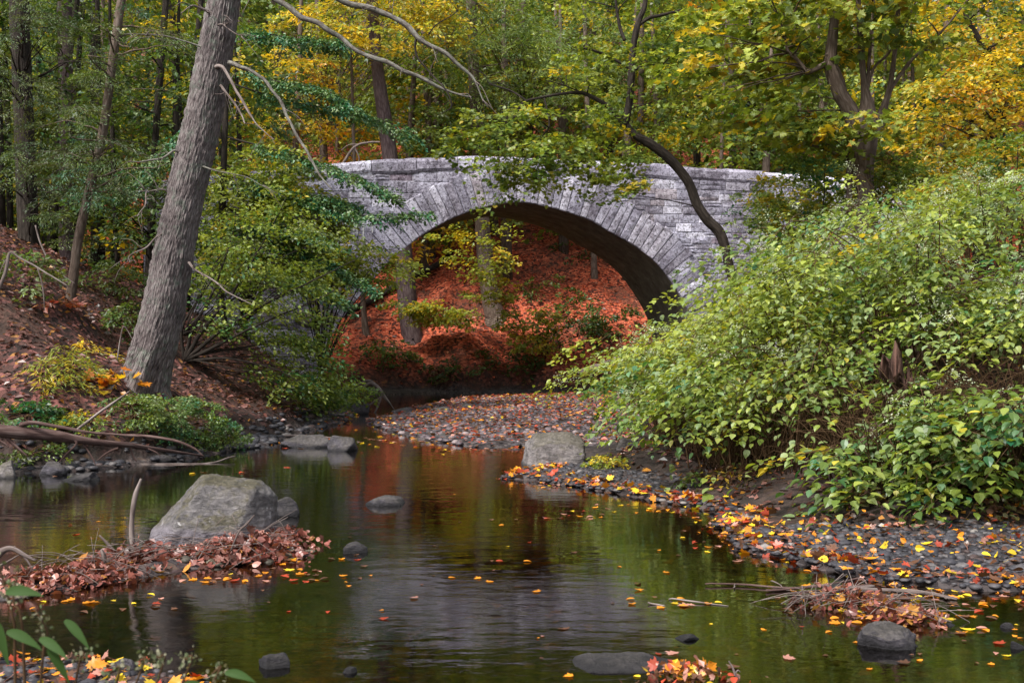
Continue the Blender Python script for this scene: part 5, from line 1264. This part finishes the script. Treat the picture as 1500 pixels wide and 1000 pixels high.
# ---------------------------------------------------------------- near weeds, lower left corner
wb = np.array([P(20, 1000, 2.4)[0], 2.4, 0.]); wb[2] = gz(wb[0], wb[1])
nw = thing('seeding_weed', 'blurred green weed with seed heads in the lower left corner', 'plant', wb)
sa, fa = Acc(), Acc()
lv = Acc()
for q in [[(10, 1080), (22, 980), (18, 900), (5, 850), (-10, 800)], [(30, 1080), (35, 960), (20, 880), (28, 830)], [(40, 1080), (60, 990), (70, 930), (50, 890)], [(60, 1100), (110, 1000), (125, 965)], [(80, 1100), (195, 1010), (205, 965)], [(90, 1100), (225, 1010), (230, 960)], [(100, 1100), (262, 1010), (270, 962)], [(110, 1100), (300, 1020), (310, 985)], [(70, 1100), (165, 1020), (158, 985)]]:
    bp = np.array([P(a, b, 2.4) for a, b in q]); bp[0] = wb + rng.normal(0, .03, 3) * np.array([1, 1, 0])
    V, Fs, bk = tube(bp, np.linspace(.004, .0015, len(bp)), m=18, sides=5, wob=0); sa.add(V, Fs, None, bk)
    c = spline(bp, 40)[24:]; n = len(c)
    i = rng.integers(0, n, 34); lv_ = rng.normal(0, 1, (34, 3))
    pos = c[i] + rng.normal(0, .010, (34, 3)); fa.add(*leaves(pos, UP * -.6 + lv_ * .5, rng.normal(0, 1, (34, 3)), rng.uniform(.006, .012, 34), 'ova', pick([(.26, .25, .17, 2), (.14, .17, .09, 2)], 34)))
for px, py, dx, dy, s in [(8, 868, 1, -.3, .075), (58, 935, .9, .15, .065), (95, 908, .8, .45, .06), (10, 925, 1, .1, .07), (70, 950, .5, .6, .06), (-5, 860, -.6, .4, .07), (330, 985, 1, -.1, .06), (270, 1000, .9, .1, .06), (-10, 905, .4, .8, .07)]:
    p = P(px, py, 2.35)
    n_ = 9; tt_ = np.linspace(0, 1, n_); dv = unit(np.array([dx, rng.uniform(-.3, .1), -dy])); sd_ = unit(np.cross(dv, UP * .5 + np.array([0, -.9, 0])))
    s *= .72; mid_ = p + dv * (s * 1.5 * tt_)[:, None] - UP * (s * .55 * tt_ ** 2)[:, None]; wd = s * .27 * np.sin(np.pi * np.clip(tt_ * .92 + .06, 0, 1)) ** .8 * (1 - .5 * tt_)
    fold = np.cross(sd_, dv)
    V = np.concatenate([mid_ - sd_ * wd[:, None] + fold * (wd * .25)[:, None], mid_, mid_ + sd_ * wd[:, None] + fold * (wd * .25)[:, None]]); k_ = np.arange(n_ - 1)
    lv.add(V, np.concatenate([np.stack([k_, k_ + 1, n_ + k_ + 1, n_ + k_], 1), np.stack([n_ + k_, n_ + k_ + 1, 2 * n_ + k_ + 1, 2 * n_ + k_], 1)]), (.042, .085, .02))
sa.mk('stems', M['stem'], nw, True); tag(fa.mk('seed_heads', M['weed'], nw), kind='stuff'); lv.mk('leaves', M['weed'], nw, True)

# ---------------------------------------------------------------- light, sky, camera
SUN_EL, SUN_AZ = math.radians(52), math.radians(222)      # azimuth from +Y towards +X: behind the camera, to the left
sd = Vector((math.sin(SUN_AZ) * math.cos(SUN_EL), math.cos(SUN_AZ) * math.cos(SUN_EL), math.sin(SUN_EL)))
w = bpy.data.worlds.new('World'); scene.world = w; w.use_nodes = True
nt = w.node_tree; nt.nodes.clear()
sky = nt.nodes.new('ShaderNodeTexSky'); sky.sky_type = 'NISHITA'; sky.sun_disc = False
sky.sun_elevation = SUN_EL; sky.sun_rotation = SUN_AZ; sky.dust_density = 3.; sky.air_density = 1.
hs = nt.nodes.new('ShaderNodeHueSaturation'); hs.inputs['Saturation'].default_value = .35
bg = nt.nodes.new('ShaderNodeBackground'); bg.inputs[1].default_value = .115
wo = nt.nodes.new('ShaderNodeOutputWorld')
nt.links.new(sky.outputs[0], hs.inputs['Color']); nt.links.new(hs.outputs[0], bg.inputs[0]); nt.links.new(bg.outputs[0], wo.inputs[0])
sl_ = bpy.data.lights.new('sun', 'SUN'); sl_.energy = 2.4; sl_.angle = math.radians(10); sl_.color = (1., .96, .9)
so_ = bpy.data.objects.new('sun', sl_); COL.objects.link(so_); so_.rotation_euler = sd.to_track_quat('Z', 'Y').to_euler(); so_.location = (0, 0, 30)

cam = bpy.data.cameras.new('camera'); co_ = bpy.data.objects.new('camera', cam); COL.objects.link(co_)
co_.location = (0, 0, H); co_.rotation_euler = (math.radians(90), 0, 0)
cam.sensor_width = 36; cam.lens = 36 * F / 1500; cam.clip_end = 1000; cam.clip_start = .05
cam.dof.use_dof = True; cam.dof.focus_distance = 20; cam.dof.aperture_fstop = 8
scene.camera = co_
scene.view_settings.view_transform = 'Standard'; scene.view_settings.look = 'None'
scene.view_settings.exposure = 1.12; scene.view_settings.gamma = 1
cy = scene.cycles
cy.max_bounces = 8; cy.diffuse_bounces = 4; cy.glossy_bounces = 3; cy.transparent_max_bounces = 8; cy.transmission_bounces = 4
cy.use_denoising = True
cy.caustics_reflective = False; cy.caustics_refractive = False
